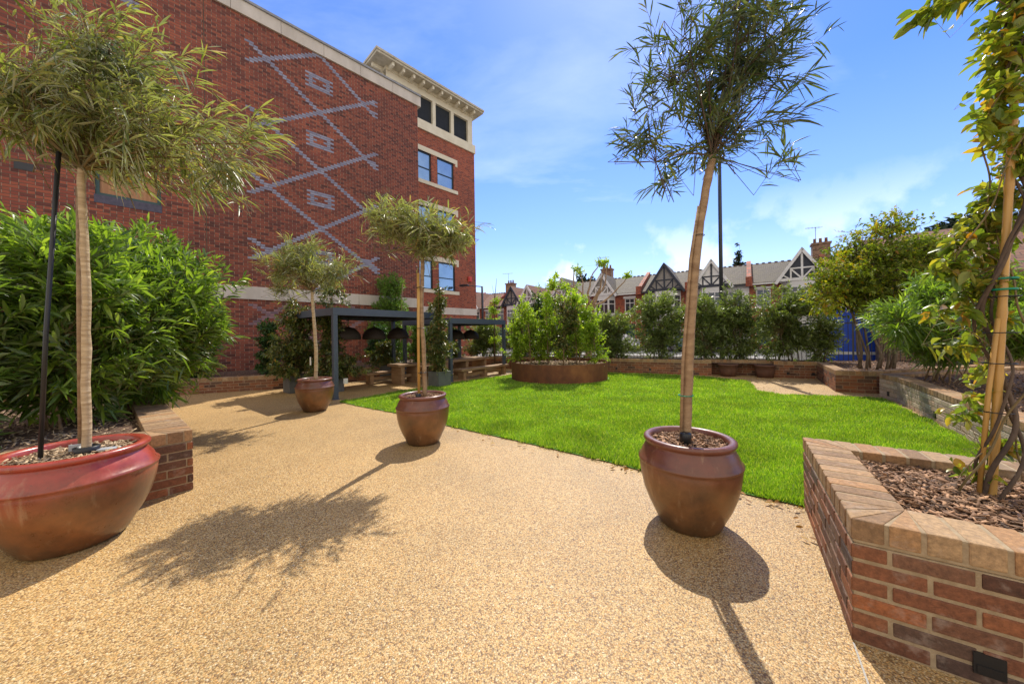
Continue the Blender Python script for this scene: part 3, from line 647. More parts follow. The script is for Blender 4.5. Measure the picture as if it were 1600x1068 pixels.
window(BF, SB, 9.9, 10.9, .9, 2.4, bd, NAVYF, DGLASS, fr=.06, vbars=(.33, .66))
m = MB(); m.fbox(BF, 13.7, 14.02, SB, SB + .12, 5.15, 5.5); m.fbox(BF, 13.76, 13.96, SB + .12, SB + .15, 5.2, 5.45); m.build('alarm_box', REDP, bd, bevel=.02)
m = MB()
for k in range(2): m.fbox(BF, 12.6 + k * .32, 12.82 + k * .32, SB, SB + .062, 3.0, 3.16)
m.build('air_vent', STONE, bd)
# top storey of the wing
TL = 7.95
ob = MB(); ob.fbox(BF, TL, WE + .05, SB - 9, SB + .1, 14.25, 14.82); ob.build('stone_band', CREAM, bd)
m = MB(); lops = [(TL + .47 + k * 1.43, TL + .47 + k * 1.43 + 1.2, 14.86, 16.38) for k in range(4)]
wallface(m, BF, SB + .02, TL, WE - .15, 14.82, 16.75, lops, .2)
m.fbox(BF, TL, WE - .15, SB - 9, SB - .3, 14.82, 16.75); m.build('top_storey', CREAM, bd)
LOUV = M('dark_louvre', (.02, .025, .03), (.035, .04, .045), 4, .5)
for a, b, c, d in lops:
    m = MB(); m.fbox(BF, a, b, SB - .22, SB - .17, c, d)
    n_ = 26
    for k in range(n_): m.fbox(BF, a + .02, b - .02, SB - .17, SB - .13, c + (d - c) * k / n_ + .005, c + (d - c) * k / n_ + .035)
    m.build('louvre', LOUV, bd)
m = MB(); m.fbox(BF, TL - .85, WE + .28, SB - 9.5, SB + .72, 16.9, 17.02); m.fbox(BF, TL - .9, WE + .33, SB - 9.5, SB + .78, 17.02, 17.14)
rf = m.build('roof', ROOFTRIM, bd)
m = MB(); m.fbox(BF, TL - .05, WE - .1, SB - 9, SB + .08, 16.752, 16.9); m.build('eaves_board', CREAM, rf)
for k in range(10): t = TL + .1 + k * .66; m = MB(); m.fbox(BF, t, t + .12, SB + .08, SB + .62, 16.7, 16.898); m.build('eaves_bracket', CREAM, rf)
for k in range(5): m = MB(); m.fbox(BF, TL - .7, TL - .05, SB - .3 - k * .7, SB - .18 - k * .7, 16.7, 16.898); m.build('eaves_bracket', CREAM, rf)

# ------------------------------------------------------------------ pergolas, lamps, tables
PA = Vector((-4.11, 7.95)); pdir = Vector((sin(R(38)), cos(R(38)))); pper = Vector((-pdir.y, pdir.x))
PF = (tuple(PA), tuple(pdir), tuple(pper))
def pergola(label, s0, s1, top, dep=2.5):
    F = PF; r = thing('pergola', label, 'pergola', F3(F, s0, 0, 0), 'grey metal pergolas by the building'); w_ = .11; fh = .17
    for (s, q) in ((s0, 0), (s1 - w_, 0), (s0, dep - w_), (s1 - w_, dep - w_)):
        m = MB(); m.fbox(F, s + .004, s + w_ - .004, q + .004, q + w_ - .004, 0, top - fh); m.fbox(F, s - .02, s + w_ + .02, q - .02, q + w_ + .02, 0, .012); m.build('post', GREY, r, bevel=.004)
    m = MB(); m.fbox(F, s0, s1, 0, w_, top - fh, top); m.fbox(F, s0, s1, dep - w_, dep, top - fh, top); m.fbox(F, s0, s0 + w_, w_, dep - w_, top - fh, top); m.fbox(F, s1 - w_, s1, w_, dep - w_, top - fh, top); m.build('roof_frame', GREY, r)
    m = MB(); n_ = int((s1 - s0) / .16)
    for k in range(n_):
        s = s0 + w_ + (s1 - s0 - 2 * w_) * (k + .5) / n_
        a = [F3(F, s - .075, q, z) for q, z in ((w_, top - .055), (dep - w_, top - .055))]; b_ = [F3(F, s + .075, q, top - .035) for q in (w_, dep - w_)]
        m.add([a[0], a[1], b_[1], b_[0]], [(0, 1, 2, 3)]); m.fbox(F, s + .06, s + .078, w_, dep - w_, top - .095, top - .034)
    m.build('louvre', DARKM, r)
    return r
pergola('slate grey metal pergola nearer the camera, with three domed lampshades under it', 0, 3.2, 2.13)
pergola('slate grey metal pergola farther off, over the oak table and benches', 3.55, 6.3, 1.99)
m = MB(); c = F3(PF, .05, -.06, 0); m.box((c[0] + .14, c[1] + .1, .42), (.09, .06, .12), .6); o = m.build('socket_box', WHITE); o['label'] = 'small white outdoor socket box by the nearest pergola post'; o['category'] = 'socket'
def lampshade(s, q, label, zb=1.37, ztop=2.0):
    c = F3(PF, s, q, zb); r = thing('pendant_lamp', label, 'pendant lamp', c, 'domed rattan lamps hanging under the pergolas')
    pr = [(.31, 0), (.325, .03), (.31, .12), (.26, .22), (.17, .3), (.06, .34), (.02, .36)]
    m = MB(); vs = pr + [(x - .008, z - .006) for x, z in pr[::-1]]; n = 36
    V = [(c[0] + x * cos(2 * pi * j / n), c[1] + x * sin(2 * pi * j / n), c[2] + z) for x, z in vs for j in range(n)]
    m.add(V, [(i * n + j, i * n + (j + 1) % n, (i + 1) * n + (j + 1) % n, (i + 1) * n + j) for i in range(len(vs) - 1) for j in range(n)]); m.build('lamp_shade', RATTAN, r, True)
    m = MB(); m.tube([(c[0], c[1], zb + .35), (c[0], c[1], ztop)], .008, 5); m.build('cord', BLACK, r)
    m = MB(); m.lathe((c[0], c[1], zb + .16), [(.001, 0), (.04, .02), (.045, .05), (.03, .09), (.015, .12)], 12); m.build('bulb', M('opal_bulb', (.7, .68, .6), rough=.2), r, True)
for s, l in ((.98, 'nearest and leftmost of the three lamps in the near pergola'), (1.74, 'middle of the three lamps in the near pergola'), (2.54, 'third lamp of the near pergola, beside the paired posts')):
    lampshade(s, 1.25, 'dark domed rattan pendant lamp, ' + l)
for s, l in ((4.15, 'first lamp under the far pergola behind the climbing jasmine'), (4.95, 'middle lamp under the far pergola above the oak table'), (5.7, 'last lamp under the far pergola at its open end')):
    lampshade(s, 1.25, 'dark domed rattan pendant lamp, ' + l, 1.3, 1.86)
def bench(F, s0, s1, q0, q1, h, label, cat='bench', name='oak_bench', nleg=3, th=.07, group=None):
    r = thing(name, label, cat, F3(F, s0, q0, 0), group)
    m = MB(); m.fbox(F, s0, s1, q0, q1, h - th, h); m.build('table_top' if cat == 'table' else 'seat', OAK, r, bevel=.008)
    for k in range(nleg):
        s = s0 + .12 + (s1 - s0 - .36) * k / (nleg - 1); m = MB(); m.fbox(F, s, s + .12, q0 + .04, q1 - .04, 0, h - th - .001); m.build('leg', OAK, r, bevel=.006)
    m = MB(); qm = (q0 + q1) / 2; m.fbox(F, s0 + .25, s1 - .25, qm - .03, qm + .03, h * .3, h * .3 + .09); m.build('stretcher', OAK, r)
gb = 'oak benches around the pergola tables'
bench(PF, 3.95, 6.35, -.08, .27, .35, 'chunky oak bench at the edge of the lawn in front of the oak table', group=gb)
bench(PF, 3.9, 6.2, .75, 1.5, .6, 'chunky oak table under the far pergola with a bench on each side', 'table', 'oak_table', nleg=3, th=.08)
bench(PF, 3.95, 6.2, 1.85, 2.2, .35, 'chunky oak bench behind the oak table, nearest the hedge wall', group=gb)
bench(PF, 1.7, 3.1, 1.6, 1.95, .35, 'short oak bench under the near pergola beside the grey cube planter', group=gb, nleg=2)
bench(PF, 2.2, 3.1, .75, 1.35, .6, 'small oak table under the near pergola, mostly hidden by the grey cube planter', 'table', 'oak_table', nleg=2)

# ------------------------------------------------------------------ pots
POTPR = [(.18, 0), (.2, .004), (.215, .02), (.242, .08), (.285, .17), (.318, .26), (.338, .35), (.347, .42), (.35, .455), (.345, .472), (.357, .478), (.358, .492), (.343, .500), (.33, .545), (.303, .592), (.292, .606), (.296, .614), (.312, .622), (.318, .634), (.316, .648), (.306, .657), (.288, .660), (.272, .655), (.262, .643), (.262, .60), (.262, .56)]
def pot(x, y, label, mat=POTA, k=1., kr=1., seed=1, chip=MULCH, group='large glazed terracotta pots'):
    r = thing('terracotta_pot', label, 'plant pot', (x, y, 0), group)
    m = MB(); m.lathe((x, y, 0), [(a * kr, b * k) for a, b in POTPR], 64); m.build('body', mat, r, True)
    zs = .605 * k; poly = [(x + .263 * kr * cos(2 * pi * j / 28), y + .263 * kr * sin(2 * pi * j / 28)) for j in range(28)]
    q = MB(); q.add([(a, b, zs) for a, b in poly], [tuple(range(28))]); q.build('soil', MULCHB, r)
    chips(seed, poly, zs, 900, chip, r, .018)
    return r
POTS = dict(left=(-3.2, 2.52), mid=(-1.23, 4.72), back=(-3.92, 6.85), right=(1.33, 2.63))
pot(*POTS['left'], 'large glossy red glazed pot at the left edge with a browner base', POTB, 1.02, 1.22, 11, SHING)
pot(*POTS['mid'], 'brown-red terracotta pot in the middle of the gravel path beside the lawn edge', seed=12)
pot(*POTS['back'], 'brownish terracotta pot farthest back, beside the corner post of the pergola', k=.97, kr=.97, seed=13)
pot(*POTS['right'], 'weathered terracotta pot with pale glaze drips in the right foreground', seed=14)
def crownbase(pts, r0, r1, mat, parent, seed, n=9, knob=.12):
    rng = random.Random(seed); P = []; rad = []; N = 22
    pts = [Vector(p) for p in pts]; m_ = len(pts) - 1
    for i in range(N + 1):
        u = i / N * m_; k = min(int(u), m_ - 1); f = u - k
        a = pts[max(k - 1, 0)]; b = pts[k]; c_ = pts[k + 1]; d = pts[min(k + 2, m_)]
        p = .5 * ((2 * b) + (-a + c_) * f + (2 * a - 5 * b + 4 * c_ - d) * f * f + (-a + 3 * b - 3 * c_ + d) * f ** 3)
        P.append(p + Vector((rng.uniform(-.003, .003), rng.uniform(-.003, .003), 0))); rr = r0 + (r1 - r0) * i / N
        rad.append(rr * (1 + (rng.uniform(0, knob) if i % 3 == 1 else 0)))
    m = MB(); m.tube(P, rad, n); return m.build('trunk', mat, parent, True)
def stick(parent, pts, r, mat, name, n=7):
    m = MB(); m.tube(pts, r, n)
    return m.build(name, mat, parent, True)
def ring(parent, c, r, th, mat, name='tie'):
    m = MB(); m.tube([(c[0] + r * cos(a), c[1] + r * sin(a), c[2]) for a in [2 * pi * k / 14 for k in range(15)]], th, 5, cap=False); m.build(name, mat, parent, True)
ZS = .6
# right pot tree
x, y = POTS['right']
t = thing('standard_tree', 'leaning dark willow-leaved tree in the right foreground pot, its crown against the sky', 'tree', (x, y, ZS), 'willow-leaved trees grown in pots')
tr = [(x - .02, y, ZS), (x - .0, y, 1.0), (x + .035, y, 1.55), (x + .09, y - .0, 2.1), (x + .155, y, 2.5), (x + .215, y, 2.78)]
crownbase(tr, .036, .027, BARK, t, 1)
stick(t, [(x - .075, y - .03, ZS - .05), (x - .045, y - .02, 1.2), (x + .03, y - .015, 2.0), (x + .1, y - .01, 2.4)], .011, BARK, 'stake')
m = MB(); m.lathe((x - .045, y - .05, ZS), [(.001, 0), (.038, 0), (.04, .09), (.034, .1), (.001, .1)], 16); m.build('watering_tube', BLACK, t, True)
ring(t, (x - .02, y - .01, .97), .05, .004, GTIE); ring(t, (x + .1, y, 2.18), .04, .003, DARKM)
cx, cy = x + .25, y + .05
foliage(21, [tr[-1]], [((cx + .02, cy, 3.05), (.5, .5, .38)), ((cx + .25, cy, 3.55), (.58, .55, .45)), ((cx - .2, cy, 3.6), (.42, .5, .42)), ((cx + .3, cy, 3.95), (.45, .5, .4)), ((cx - .55, cy - .05, 3.0), (.22, .3, .28)), ((cx - .38, cy, 2.72), (.22, .25, .2)), ((cx + .55, cy + .05, 2.86), (.25, .2, .1))],
        300, 15, .125, .095, t, L_WDARK, BARKD, up=.55, tw=.36, droop=.22, detail=2, shell=.5, gap=.5, nlimb=22, limb_r=.010, spread=.62, rag=.5, lwind=(0, 0, -.15))
# middle pot tree
x, y = POTS['mid']
t = thing('standard_tree', 'willow-leaved tree with a mop of pale green leaves in the pot in mid path', 'tree', (x, y, ZS), 'willow-leaved trees grown in pots')
tr = [(x + .03, y, ZS), (x + .02, y, 1.2), (x + .0, y, 1.8), (x + .02, y, 2.4), (x + .02, y, 2.58)]
crownbase(tr, .03, .026, BARK, t, 2); stick(t, [(x - .04, y - .04, ZS - .05), (x - .04, y - .03, 1.4), (x - .03, y - .03, 2.3)], .02, CANE, 'stake')
for z in (.95, 1.55, 2.1): ring(t, (x, y - .02, z), .055, .005, BLACK)
m = MB(); m.lathe((x - .04, y - .09, ZS), [(.001, 0), (.034, 0), (.036, .07), (.001, .075)], 14); m.build('watering_tube', BLACK, t, True)
foliage(22, [tr[-1]], [((x + .02, y, 2.92), (.42, .5, .3)), ((x - .32, y, 3.02), (.42, .45, .26)), ((x + .35, y, 2.86), (.42, .45, .28)), ((x - .62, y, 3.12), (.22, .25, .16)), ((x + .58, y, 2.84), (.2, .3, .22)), ((x + .05, y, 2.66), (.2, .25, .12))],
        340, 15, .14, .095, t, L_WILLOW, TWIG, up=.45, tw=.42, droop=.25, detail=2, shell=.42, gap=.7, nlimb=22, limb_r=.01, spread=.65, lwind=(.1, 0, -.2), rag=.5)
# back pot tree
x, y = POTS['back']
t = thing('standard_tree', 'willow-leaved tree with a slim pale trunk in the farthest pot by the pergola', 'tree', (x, y, ZS), 'willow-leaved trees grown in pots')
tr = [(x + .02, y, ZS), (x + .03, y, 1.2), (x - .01, y, 1.9), (x - .03, y, 2.35)]
crownbase(tr, .036, .026, BARKP, t, 3)
m = MB(); m.box((x - .06, y - .04, .98), (.02, .01, .16)); m.build('plant_tag', WHITE, t)
foliage(23, [tr[-1]], [((x - .05, y, 2.82), (.55, .55, .42)), ((x + .45, y, 2.85), (.45, .45, .4)), ((x - .55, y, 2.92), (.5, .45, .45)), ((x - .2, y, 3.25), (.45, .4, .28)), ((x - .6, y, 2.45), (.25, .3, .2))],
        380, 14, .14, .105, t, L_WILLOW, TWIG, up=.45, tw=.42, droop=.25, shell=.42, gap=.7, nlimb=22, limb_r=.01, spread=.65, rag=.45)
# left pot tree
x, y = POTS['left']
t = thing('standard_tree', 'pale-trunked willow-leaved tree in the large glossy red pot at the left, with a black stake', 'tree', (x, y, ZS), 'willow-leaved trees grown in pots')
tr = [(x + .05, y + .03, ZS), (x + .04, y + .04, 1.2), (x + .05, y + .04, 1.9), (x + .03, y + .04, 2.45), (x + .03, y + .04, 2.72)]
crownbase(tr, .026, .02, BARKP, t, 4, knob=.16); stick(t, [(x - .03, y + .06, ZS - .05), (x - .025, y + .06, 1.6), (x - .03, y + .07, 2.6)], .016, BARK, 'stake')
stick(t, [(x - .12, y - .1, ZS - .05), (x - .09, y - .08, 1.5), (x - .02, y - .05, 2.8)], .013, BLACK, 'stake')
m = MB(); m.lathe((x + .05, y + .03, ZS), [(.05, 0), (.064, 0), (.068, .07), (.052, .075), (.048, .03)], 20); m.build('trunk_collar', BLACK, t, True)
m = MB(); m.box((x - .02, y + .05, ZS + .05), (.12, .01, .07), .5); m.box((x + .15, y + .08, ZS + .035), (.12, .06, .015), .4); m.build('plant_label', CLEAR, t, bevel=.004)
foliage(24, [tr[-1]], [((x + .1, y + .1, 3.2), (.75, .65, .5)), ((x + .55, y + .15, 3.0), (.62, .55, .4)), ((x + .95, y + .2, 2.95), (.45, .4, .33)), ((x - .4, y + .1, 3.35), (.7, .6, .5)), ((x + .25, y + .1, 3.6), (.6, .5, .4)), ((x + 1.0, y + .2, 3.15), (.3, .3, .16)), ((x + 1.0, y + .15, 2.8), (.35, .3, .1))],
        520, 15, .135, .085, t, L_WILLOW, TWIG, up=.3, tw=.44, droop=.3, detail=2, shell=.42, gap=.7, nlimb=34, limb_r=.012, spread=.6, lwind=(.45, 0, -.35), wind=(.45, 0, 0), rag=.5)
# two small pots in the recess
for px_, py_, s, l in ((6.98, 11.2, 21, 'left'), (7.85, 10.75, 22, 'right')):
    r = thing('terracotta_pot', 'small dark terracotta pot standing at the back brick wall, %s of the pair' % l, 'plant pot', (px_, py_, 0), 'small pots in the recess of the back wall')
    m = MB(); m.lathe((px_, py_, 0), [(.21, 0), (.25, .2), (.26, .34), (.285, .345), (.285, .4), (.255, .405), (.245, .33)], 32); m.build('body', M('dark_clay', (.10, .045, .03), (.17, .08, .05), 6, .7), r, True)
    q = MB(); q.lathe((px_, py_, .33), [(.246, 0), (.001, .01)], 24); q.build('soil', MULCHB, r)

# ------------------------------------------------------------------ corten planter
CC = (1.52, 11.36); CR = 1.55
r = thing('corten_planter', 'round rusty steel planter standing in the lawn with fresh green saplings', 'planter', (CC[0], CC[1], 0))
m = MB(); m.lathe((CC[0], CC[1], 0), [(CR, 0), (CR, .55), (CR - .02, .552), (CR - .02, .4)], 72); m.build('steel_ring', CORT, r)
poly = [(CC[0] + (CR - .02) * cos(2 * pi * j / 40), CC[1] + (CR - .02) * sin(2 * pi * j / 40)) for j in range(40)]
m = MB(); m.add([(a, b, .45) for a, b in poly], [tuple(range(40))]); m.build('soil', MULCHB, r); chips(31, poly, .45, 2500, SHING, r, .03)
sap = [(-1.25, .1, 2.35, 'leftmost slender sapling'), (-.95, -.5, 2.5, 'sapling left of the front gap'), (-.85, .6, 2.9, 'dark leaning sapling at the back left'), (-.35, .0, 3.25, 'tallest sapling in the middle'), (-.25, .8, 3.1, 'sapling at the back, right of the tallest one'),
       (.05, -.75, 2.6, 'front sapling with sparse brownish leaves'), (.35, .1, 3.15, 'tall bright sapling right of centre'), (.5, -.5, 2.7, 'bright sapling at the front right'), (.8, .55, 2.8, 'sapling at the back right'), (1.15, -.1, 2.3, 'rightmost arching sapling')]
for i, (dx, dy, h, l) in enumerate(sap):
    x, y = CC[0] + dx, CC[1] + dy; t = thing('sapling', l + ' in the round rusty planter', 'sapling', (x, y, .45), 'saplings in the round steel planter')
    lean = random.Random(i).uniform(-.12, .15); b = MB(); b.tube([(x, y, .45), (x + lean * .4, y, h * .55), (x + lean, y, h - .1)], [.018, .014, .006], 6); b.build('stem', BARK, t, True)
    rq = random.Random(200 + i); bl = [((x + lean * (z - .45) / (h - .45) + rq.uniform(-.22, .22), y + rq.uniform(-.15, .15), z), (rq.uniform(.28, .52) - .12 * abs(z - h * .6) / h, .44, .36)) for z in np.linspace(1.15 if i % 3 else .85, h - .15, 6)]
    lf = L_BAY if i == 2 else (L_JAS if i == 5 else L_BIRCH)
    foliage(40 + i, [(x, y, .5), (x + lean * .5, y, h * .5)], bl, 300, 11, .08, .5, t, lf, TWIG, up=.6, tw=.28, droop=.3, shell=.6, gap=.9, nlimb=8, limb_r=.007, spread=.9)

# ------------------------------------------------------------------ shrubs
def shrub(name, label, cat, x, y, z, blobs, ntw, per, L, wr, leaf, seed, group=None, stems=6, wood=BARKD, sr=.016, crown='crown', **k):
    t = thing(name, label, cat, (x, y, z), group); rng = random.Random(seed); b = MB(); bs = []
    for i in range(stems):
        a = rng.uniform(0, 2 * pi); q = rng.choice(blobs)[0]; e = Vector(q) + Vector((rng.uniform(-.2, .2), rng.uniform(-.2, .2), -.1)); sw_ = rng.uniform(.08, .3); s = Vector((x + sw_ * cos(a), y + sw_ * sin(a), z - .03))
        md = (s + e) / 2 + Vector((rng.uniform(-.12, .12), rng.uniform(-.12, .12), 0)); b.tube([s, (s * 2 + md) / 3 + Vector((0, 0, .05)), md, (md + e) / 2 + Vector((.02, .03, 0)), e], [sr, sr * .85, sr * .7, sr * .55, sr * .3], 6); bs.append(tuple(md))
    b.build('stems', wood, t, True)
    foliage(seed, bs, blobs, ntw, per, L, wr, t, leaf, TWIG, **k)
    return t
G1 = 'oleander bushes in the left planter'
kw = dict(up=.75, tw=.38, droop=.28, detail=2, gap=.25, shell=.42, spread=.75, nlimb=14, limb_r=.012, rag=.22)
shrub('oleander_bush', 'big bright green oleander bush at the far end of the left planter, nearest the building', 'bush', -5.2, 4.85, .5, [((-5.2, 4.85, 1.35), (.85, .85, .8)), ((-4.95, 4.8, 2.1), (.9, .85, .75)), ((-4.75, 4.95, 1.75), (.65, .7, .75)), ((-5.3, 4.95, 2.55), (.65, .7, .55))], 1250, 15, .16, .17, L_BUSH, 51, G1, 9, BARK, **kw)
shrub('oleander_bush', 'tall green oleander bush in the left planter right behind the pale trunk', 'bush', -5.0, 3.85, .5, [((-5.0, 3.9, 1.3), (.8, .7, .8)), ((-4.9, 3.85, 2.1), (.75, .7, .75)), ((-4.65, 4.1, 1.75), (.5, .55, .75)), ((-5.1, 3.9, 2.5), (.5, .5, .45))], 900, 15, .16, .17, L_BUSH, 52, G1, 9, BARK, **kw)
shrub('oleander_bush', 'darker oleander bush cut by the left edge of the photo', 'bush', -5.1, 2.9, .5, [((-5.1, 3.0, 1.2), (.65, .6, .75)), ((-5.1, 2.95, 1.95), (.65, .6, .6))], 600, 14, .16, .17, L_BUSH, 53, G1, 7, BARK, **kw)
# right oleanders in the long planter
G2 = 'oleander bushes in the long right-hand planter'
kw2 = dict(up=.45, tw=.36, droop=.35, shell=.45, spread=.8, nlimb=14, limb_r=.011, rag=.3, gap=.25)
shrub('oleander_bush', 'spreading dark green oleander beside the maple, in the long planter', 'bush', 8.35, 6.65, .42, [((8.0, 6.6, 1.75), (.85, .8, .5)), ((7.3, 6.4, 1.6), (.6, .6, .45)), ((8.2, 6.6, 1.15), (.7, .5, .4)), ((8.7, 6.6, 1.95), (.8, .8, .6)), ((8.2, 6.7, 2.2), (.6, .6, .4))], 800, 15, .19, .13, L_BUSH, 54, G2, 9, BARK, **kw2)
shrub('oleander_bush', 'light green oleander right of the spreading one, behind the vine cane', 'bush', 8.1, 5.0, .42, [((7.6, 5.0, 1.7), (.8, .8, .5)), ((8.1, 5.0, 2.0), (.8, .8, .6)), ((6.9, 4.95, 1.6), (.4, .5, .3)), ((7.5, 5.2, 1.2), (.4, .4, .35))], 700, 15, .19, .13, L_BUSH, 55, G2, 8, BARK, **kw2)
# hedge shrubs along the back wall
GH = 'evergreen shrubs along the back railings'
hs_ = [(-1.3, 15.6, 1.9, .9, 'low evergreen shrub left of the round steel planter, at the end of the back wall'), (.6, 15.0, 2.2, .95, 'evergreen shrub behind the left half of the round steel planter'), (2.2, 14.3, 2.1, 1.0, 'evergreen shrub behind the right half of the round steel planter'),
       (3.9, 13.5, 2.05, .95, 'dark rounded shrub just right of the round steel planter'), (5.5, 12.9, 2.75, 1.0, 'tall shrub left of the leaning trunk at the back railings'), (6.9, 12.25, 2.55, .85, 'tall shrub behind the leaning trunk and the lamp column'), (7.75, 11.9, 2.7, .8, 'dense shrub between the lamp column and the widest shrub'), (9.0, 11.3, 2.75, 1.05, 'widest evergreen shrub at the right end of the back railings'),
       (9.85, 11.05, 1.9, .5, 'thin see-through shrub left of the maple, in front of the railings')]
for i, (x, y, h, rr, l) in enumerate(hs_):
    rg = random.Random(60 + i); h += .22; bl = [((x, y, .4 + (h - .4) * .36), (rr * 1.05, rr * .75, (h - .4) * .38)), ((x + rg.uniform(-.2, .2), y, .4 + (h - .4) * .68), (rr * 1.0, rr * .75, (h - .4) * .36)), ((x + rg.uniform(-.6, .6) * rr, y, .4 + (h - .4) * .62), (rr * .75, rr * .6, (h - .4) * .36))]
    shrub('evergreen_shrub', l, 'shrub', x, y, .4, bl, 1150 if i < 8 else 420, 12, .115, .32, L_HEDGE, 60 + i, GH, 7, up=.6, tw=.28, droop=.25, shell=.5, spread=.85, nlimb=12, limb_r=.01, rag=.28, gap=.4)
# shrubs in the bed by the building
GB = 'clipped shrubs in the bed along the building'
def bay(x, y, h, rr, l, seed, leaf=L_BAY, z=.33, n=520):
    k = 4; bl = [((x + .08 * sin(seed + j * 2.1), y, z + (h - z) * (j + .55) / k), (rr * (1.0 - .18 * abs(j - 1)), rr * (1.0 - .18 * abs(j - 1)), (h - z) / k * .62)) for j in range(k)]
    shrub('bay_shrub', l, 'shrub', x, y, z, bl, n, 13, .09, .36, leaf, seed, GB, 4, up=.7, tw=.2, droop=.2, shell=.4, spread=.85, nlimb=10, limb_r=.009, rag=.15)
bay(-7.55, 10.75, 1.98, .44, 'dark rounded evergreen shrub by the brick wall left of the pergola', 81)
bay(-9.0, 9.7, 1.6, .5, 'low dark shrub by the brick wall, half hidden by the big oleander', 82)
bay(-5.0, 12.9, 1.85, .42, 'dark shrub seen below the first two lampshades of the near pergola', 83)
bay(-5.35, 15.2, 4.1, .95, 'tall light green conical shrub rising above the pergola roof', 84, L_BAYL, n=1900)
bay(-3.85, 14.2, 2.0, .5, 'leafy shrub seen under the pergola beside the trunk of the mid path tree', 85, L_BAYL)
stk = MB(); stk.tube([(-4.9, 15.0, .3), (-4.72, 15.0, 3.7)], .018, 6); o = stk.build('bamboo_stake', BARK); o['label'] = 'bare cane standing beside the tall conical shrub above the pergola roof'; o['category'] = 'cane'
# jasmine climbers in grey planters
def cube_planter(F, s, q, a, h, label, climber, ch, seed, wd=.26, up_only=False, lean=0.):
    r = thing('grey_planter', label, 'planter', F3(F, s, q, 0), 'square grey planters beside the pergola posts')
    m = MB(); m.fbox(F, s, s + a, q, q + a, 0, h - .03); m.fbox(F, s - .008, s + a + .008, q - .008, q + .03, h - .03, h); m.fbox(F, s - .008, s + a + .008, q + a - .03, q + a + .008, h - .03, h)
    m.fbox(F, s - .008, s + .03, q + .03, q + a - .03, h - .03, h); m.fbox(F, s + a - .03, s + a + .008, q + .03, q + a - .03, h - .03, h); m.build('box', CUBEM, r, bevel=.004)
    m = MB(); m.fbox(F, s + .03, s + a - .03, q + .03, q + a - .03, h - .06, h - .022); m.build('soil', MULCHB, r)
    x, y, _ = F3(F, s + a / 2, q + a / 2, 0); t = thing('jasmine_climber', climber, 'climber', (x, y, h - .03), 'evergreen climbers trained up canes by the pergolas')
    m = MB(); m.tube([(x, y, h - .05), (x + lean * .5, y, (h + ch) / 2), (x + lean, y, ch - .1)], .012, 6); m.build('cane', CANE, t)
    m = MB(); P = []
    for k in range(40):
        u = k / 39; P.append((x + lean * u + .035 * cos(u * 22 + seed), y + .035 * sin(u * 22 + seed), h - .05 + (ch - h) * u))
    m.tube(P, [.009 * (1 - .6 * k / 39) for k in range(40)], 5); m.build('stem', BARKD, t, True)
    rg = random.Random(seed); bl = []
    for z in np.linspace(h + .1, ch - .1, 8):
        f = (z - h) / (ch - h); ww = wd * (1.3 - .75 * f) * rg.uniform(.8, 1.3); bl.append(((x + lean * f + rg.uniform(-.06, .06), y, z), (ww, ww, (ch - h) / 9)))
    foliage(seed, [(x, y, h + .1), (x + lean * .5, y, (h + ch) / 2)], bl, int(900 * wd / .4), 10, .08, .42, t, L_JAS, TWIG, up=.2, tw=.18, droop=.35, shell=.6, gap=.6, nlimb=8, limb_r=.006, spread=.9, rag=.5)
cube_planter(PF, 2.55, -.62, .45, .43, 'square grey planter at the lawn edge, nearest the oak benches', 'tall sparse evergreen climber in the grey planter at the lawn edge', 2.85, 91, .30)
cube_planter(PF, -.25, 1.9, .45, .48, 'square grey planter by the rear left pergola post', 'yellow-green climber spreading over the rear left pergola post', 2.5, 92, .55)
cube_planter(PF, .35, 1.1, .42, .45, 'square grey planter hidden behind the farthest terracotta pot', 'dense dark climber behind the farthest pot tree, reaching above the pergola roof', 2.75, 93, .5)
cube_planter(PF, 2.75, 2.55, .42, .45, 'square dark planter behind the paired pergola posts', 'low bushy climber at the foot of the paired pergola posts', 1.3, 94, .42)
cube_planter(PF, 5.0, 2.75, .42, .45, 'square grey planter behind the far pergola', 'thin climber rising above the far pergola roof', 2.75, 95, .26)
cube_planter(PF, 6.1, 2.75, .42, .45, 'square grey planter at the far end of the far pergola', 'airy light climber at the far end of the pergola', 2.2, 96, .3)

# ------------------------------------------------------------------ vine on cane in the foreground planter
vx, vy = 2.665, 1.93
t = thing('climbing_vine', 'glossy yellow-green vine twined round a thick bamboo cane at the right edge', 'climber', (vx, vy, .5))
def cpt(z): u = (z - .5) / 2.9; return Vector((vx + .205 * u, vy + .0 * u, z))
m = MB(); P = []; rad = []
for k in range(60):
    z = .46 + 3.0 * k / 59; P.append(cpt(z)); rad.append(.018 * (1.18 if k % 7 == 0 else 1) * (1 - .12 * k / 59))
m.tube(P, rad, 12); m.build('cane', CANE, t, True)
stick(t, [cpt(.46) + Vector((-.045, .02, 0)), cpt(1.1) + Vector((-.05, .0, 0)), cpt(1.5) + Vector((-.02, .0, 0))], .011, CANE, 'cane')
for j, (am, fr, ph, rr) in enumerate(((.05, 5.5, 0, .013), (.07, 4.2, 2.1, .010), (.045, 6.5, 4.2, .008), (.10, 3.1, 1.2, .006), (.13, 2.6, 3.9, .005))):
    m = MB(); P = []
    for k in range(70):
        z = .47 + 2.85 * k / 69; c = cpt(z); a = z * fr + ph; q = am * (1 + .35 * sin(z * 9 + j)); P.append(c + Vector((q * cos(a), q * sin(a), 0)))
    m.tube(P, [rr * (1 - .5 * k / 69) for k in range(70)], 6); m.build('stem', BARKD if j < 3 else TWIG, t, True)
for z in (.98, 1.25, 1.42, 1.62): ring(t, cpt(z), .06, .003, BLACK)
for z in (1.66, 1.72): ring(t, cpt(z), .045, .006, GTIE)
bl = []
rg = random.Random(3)
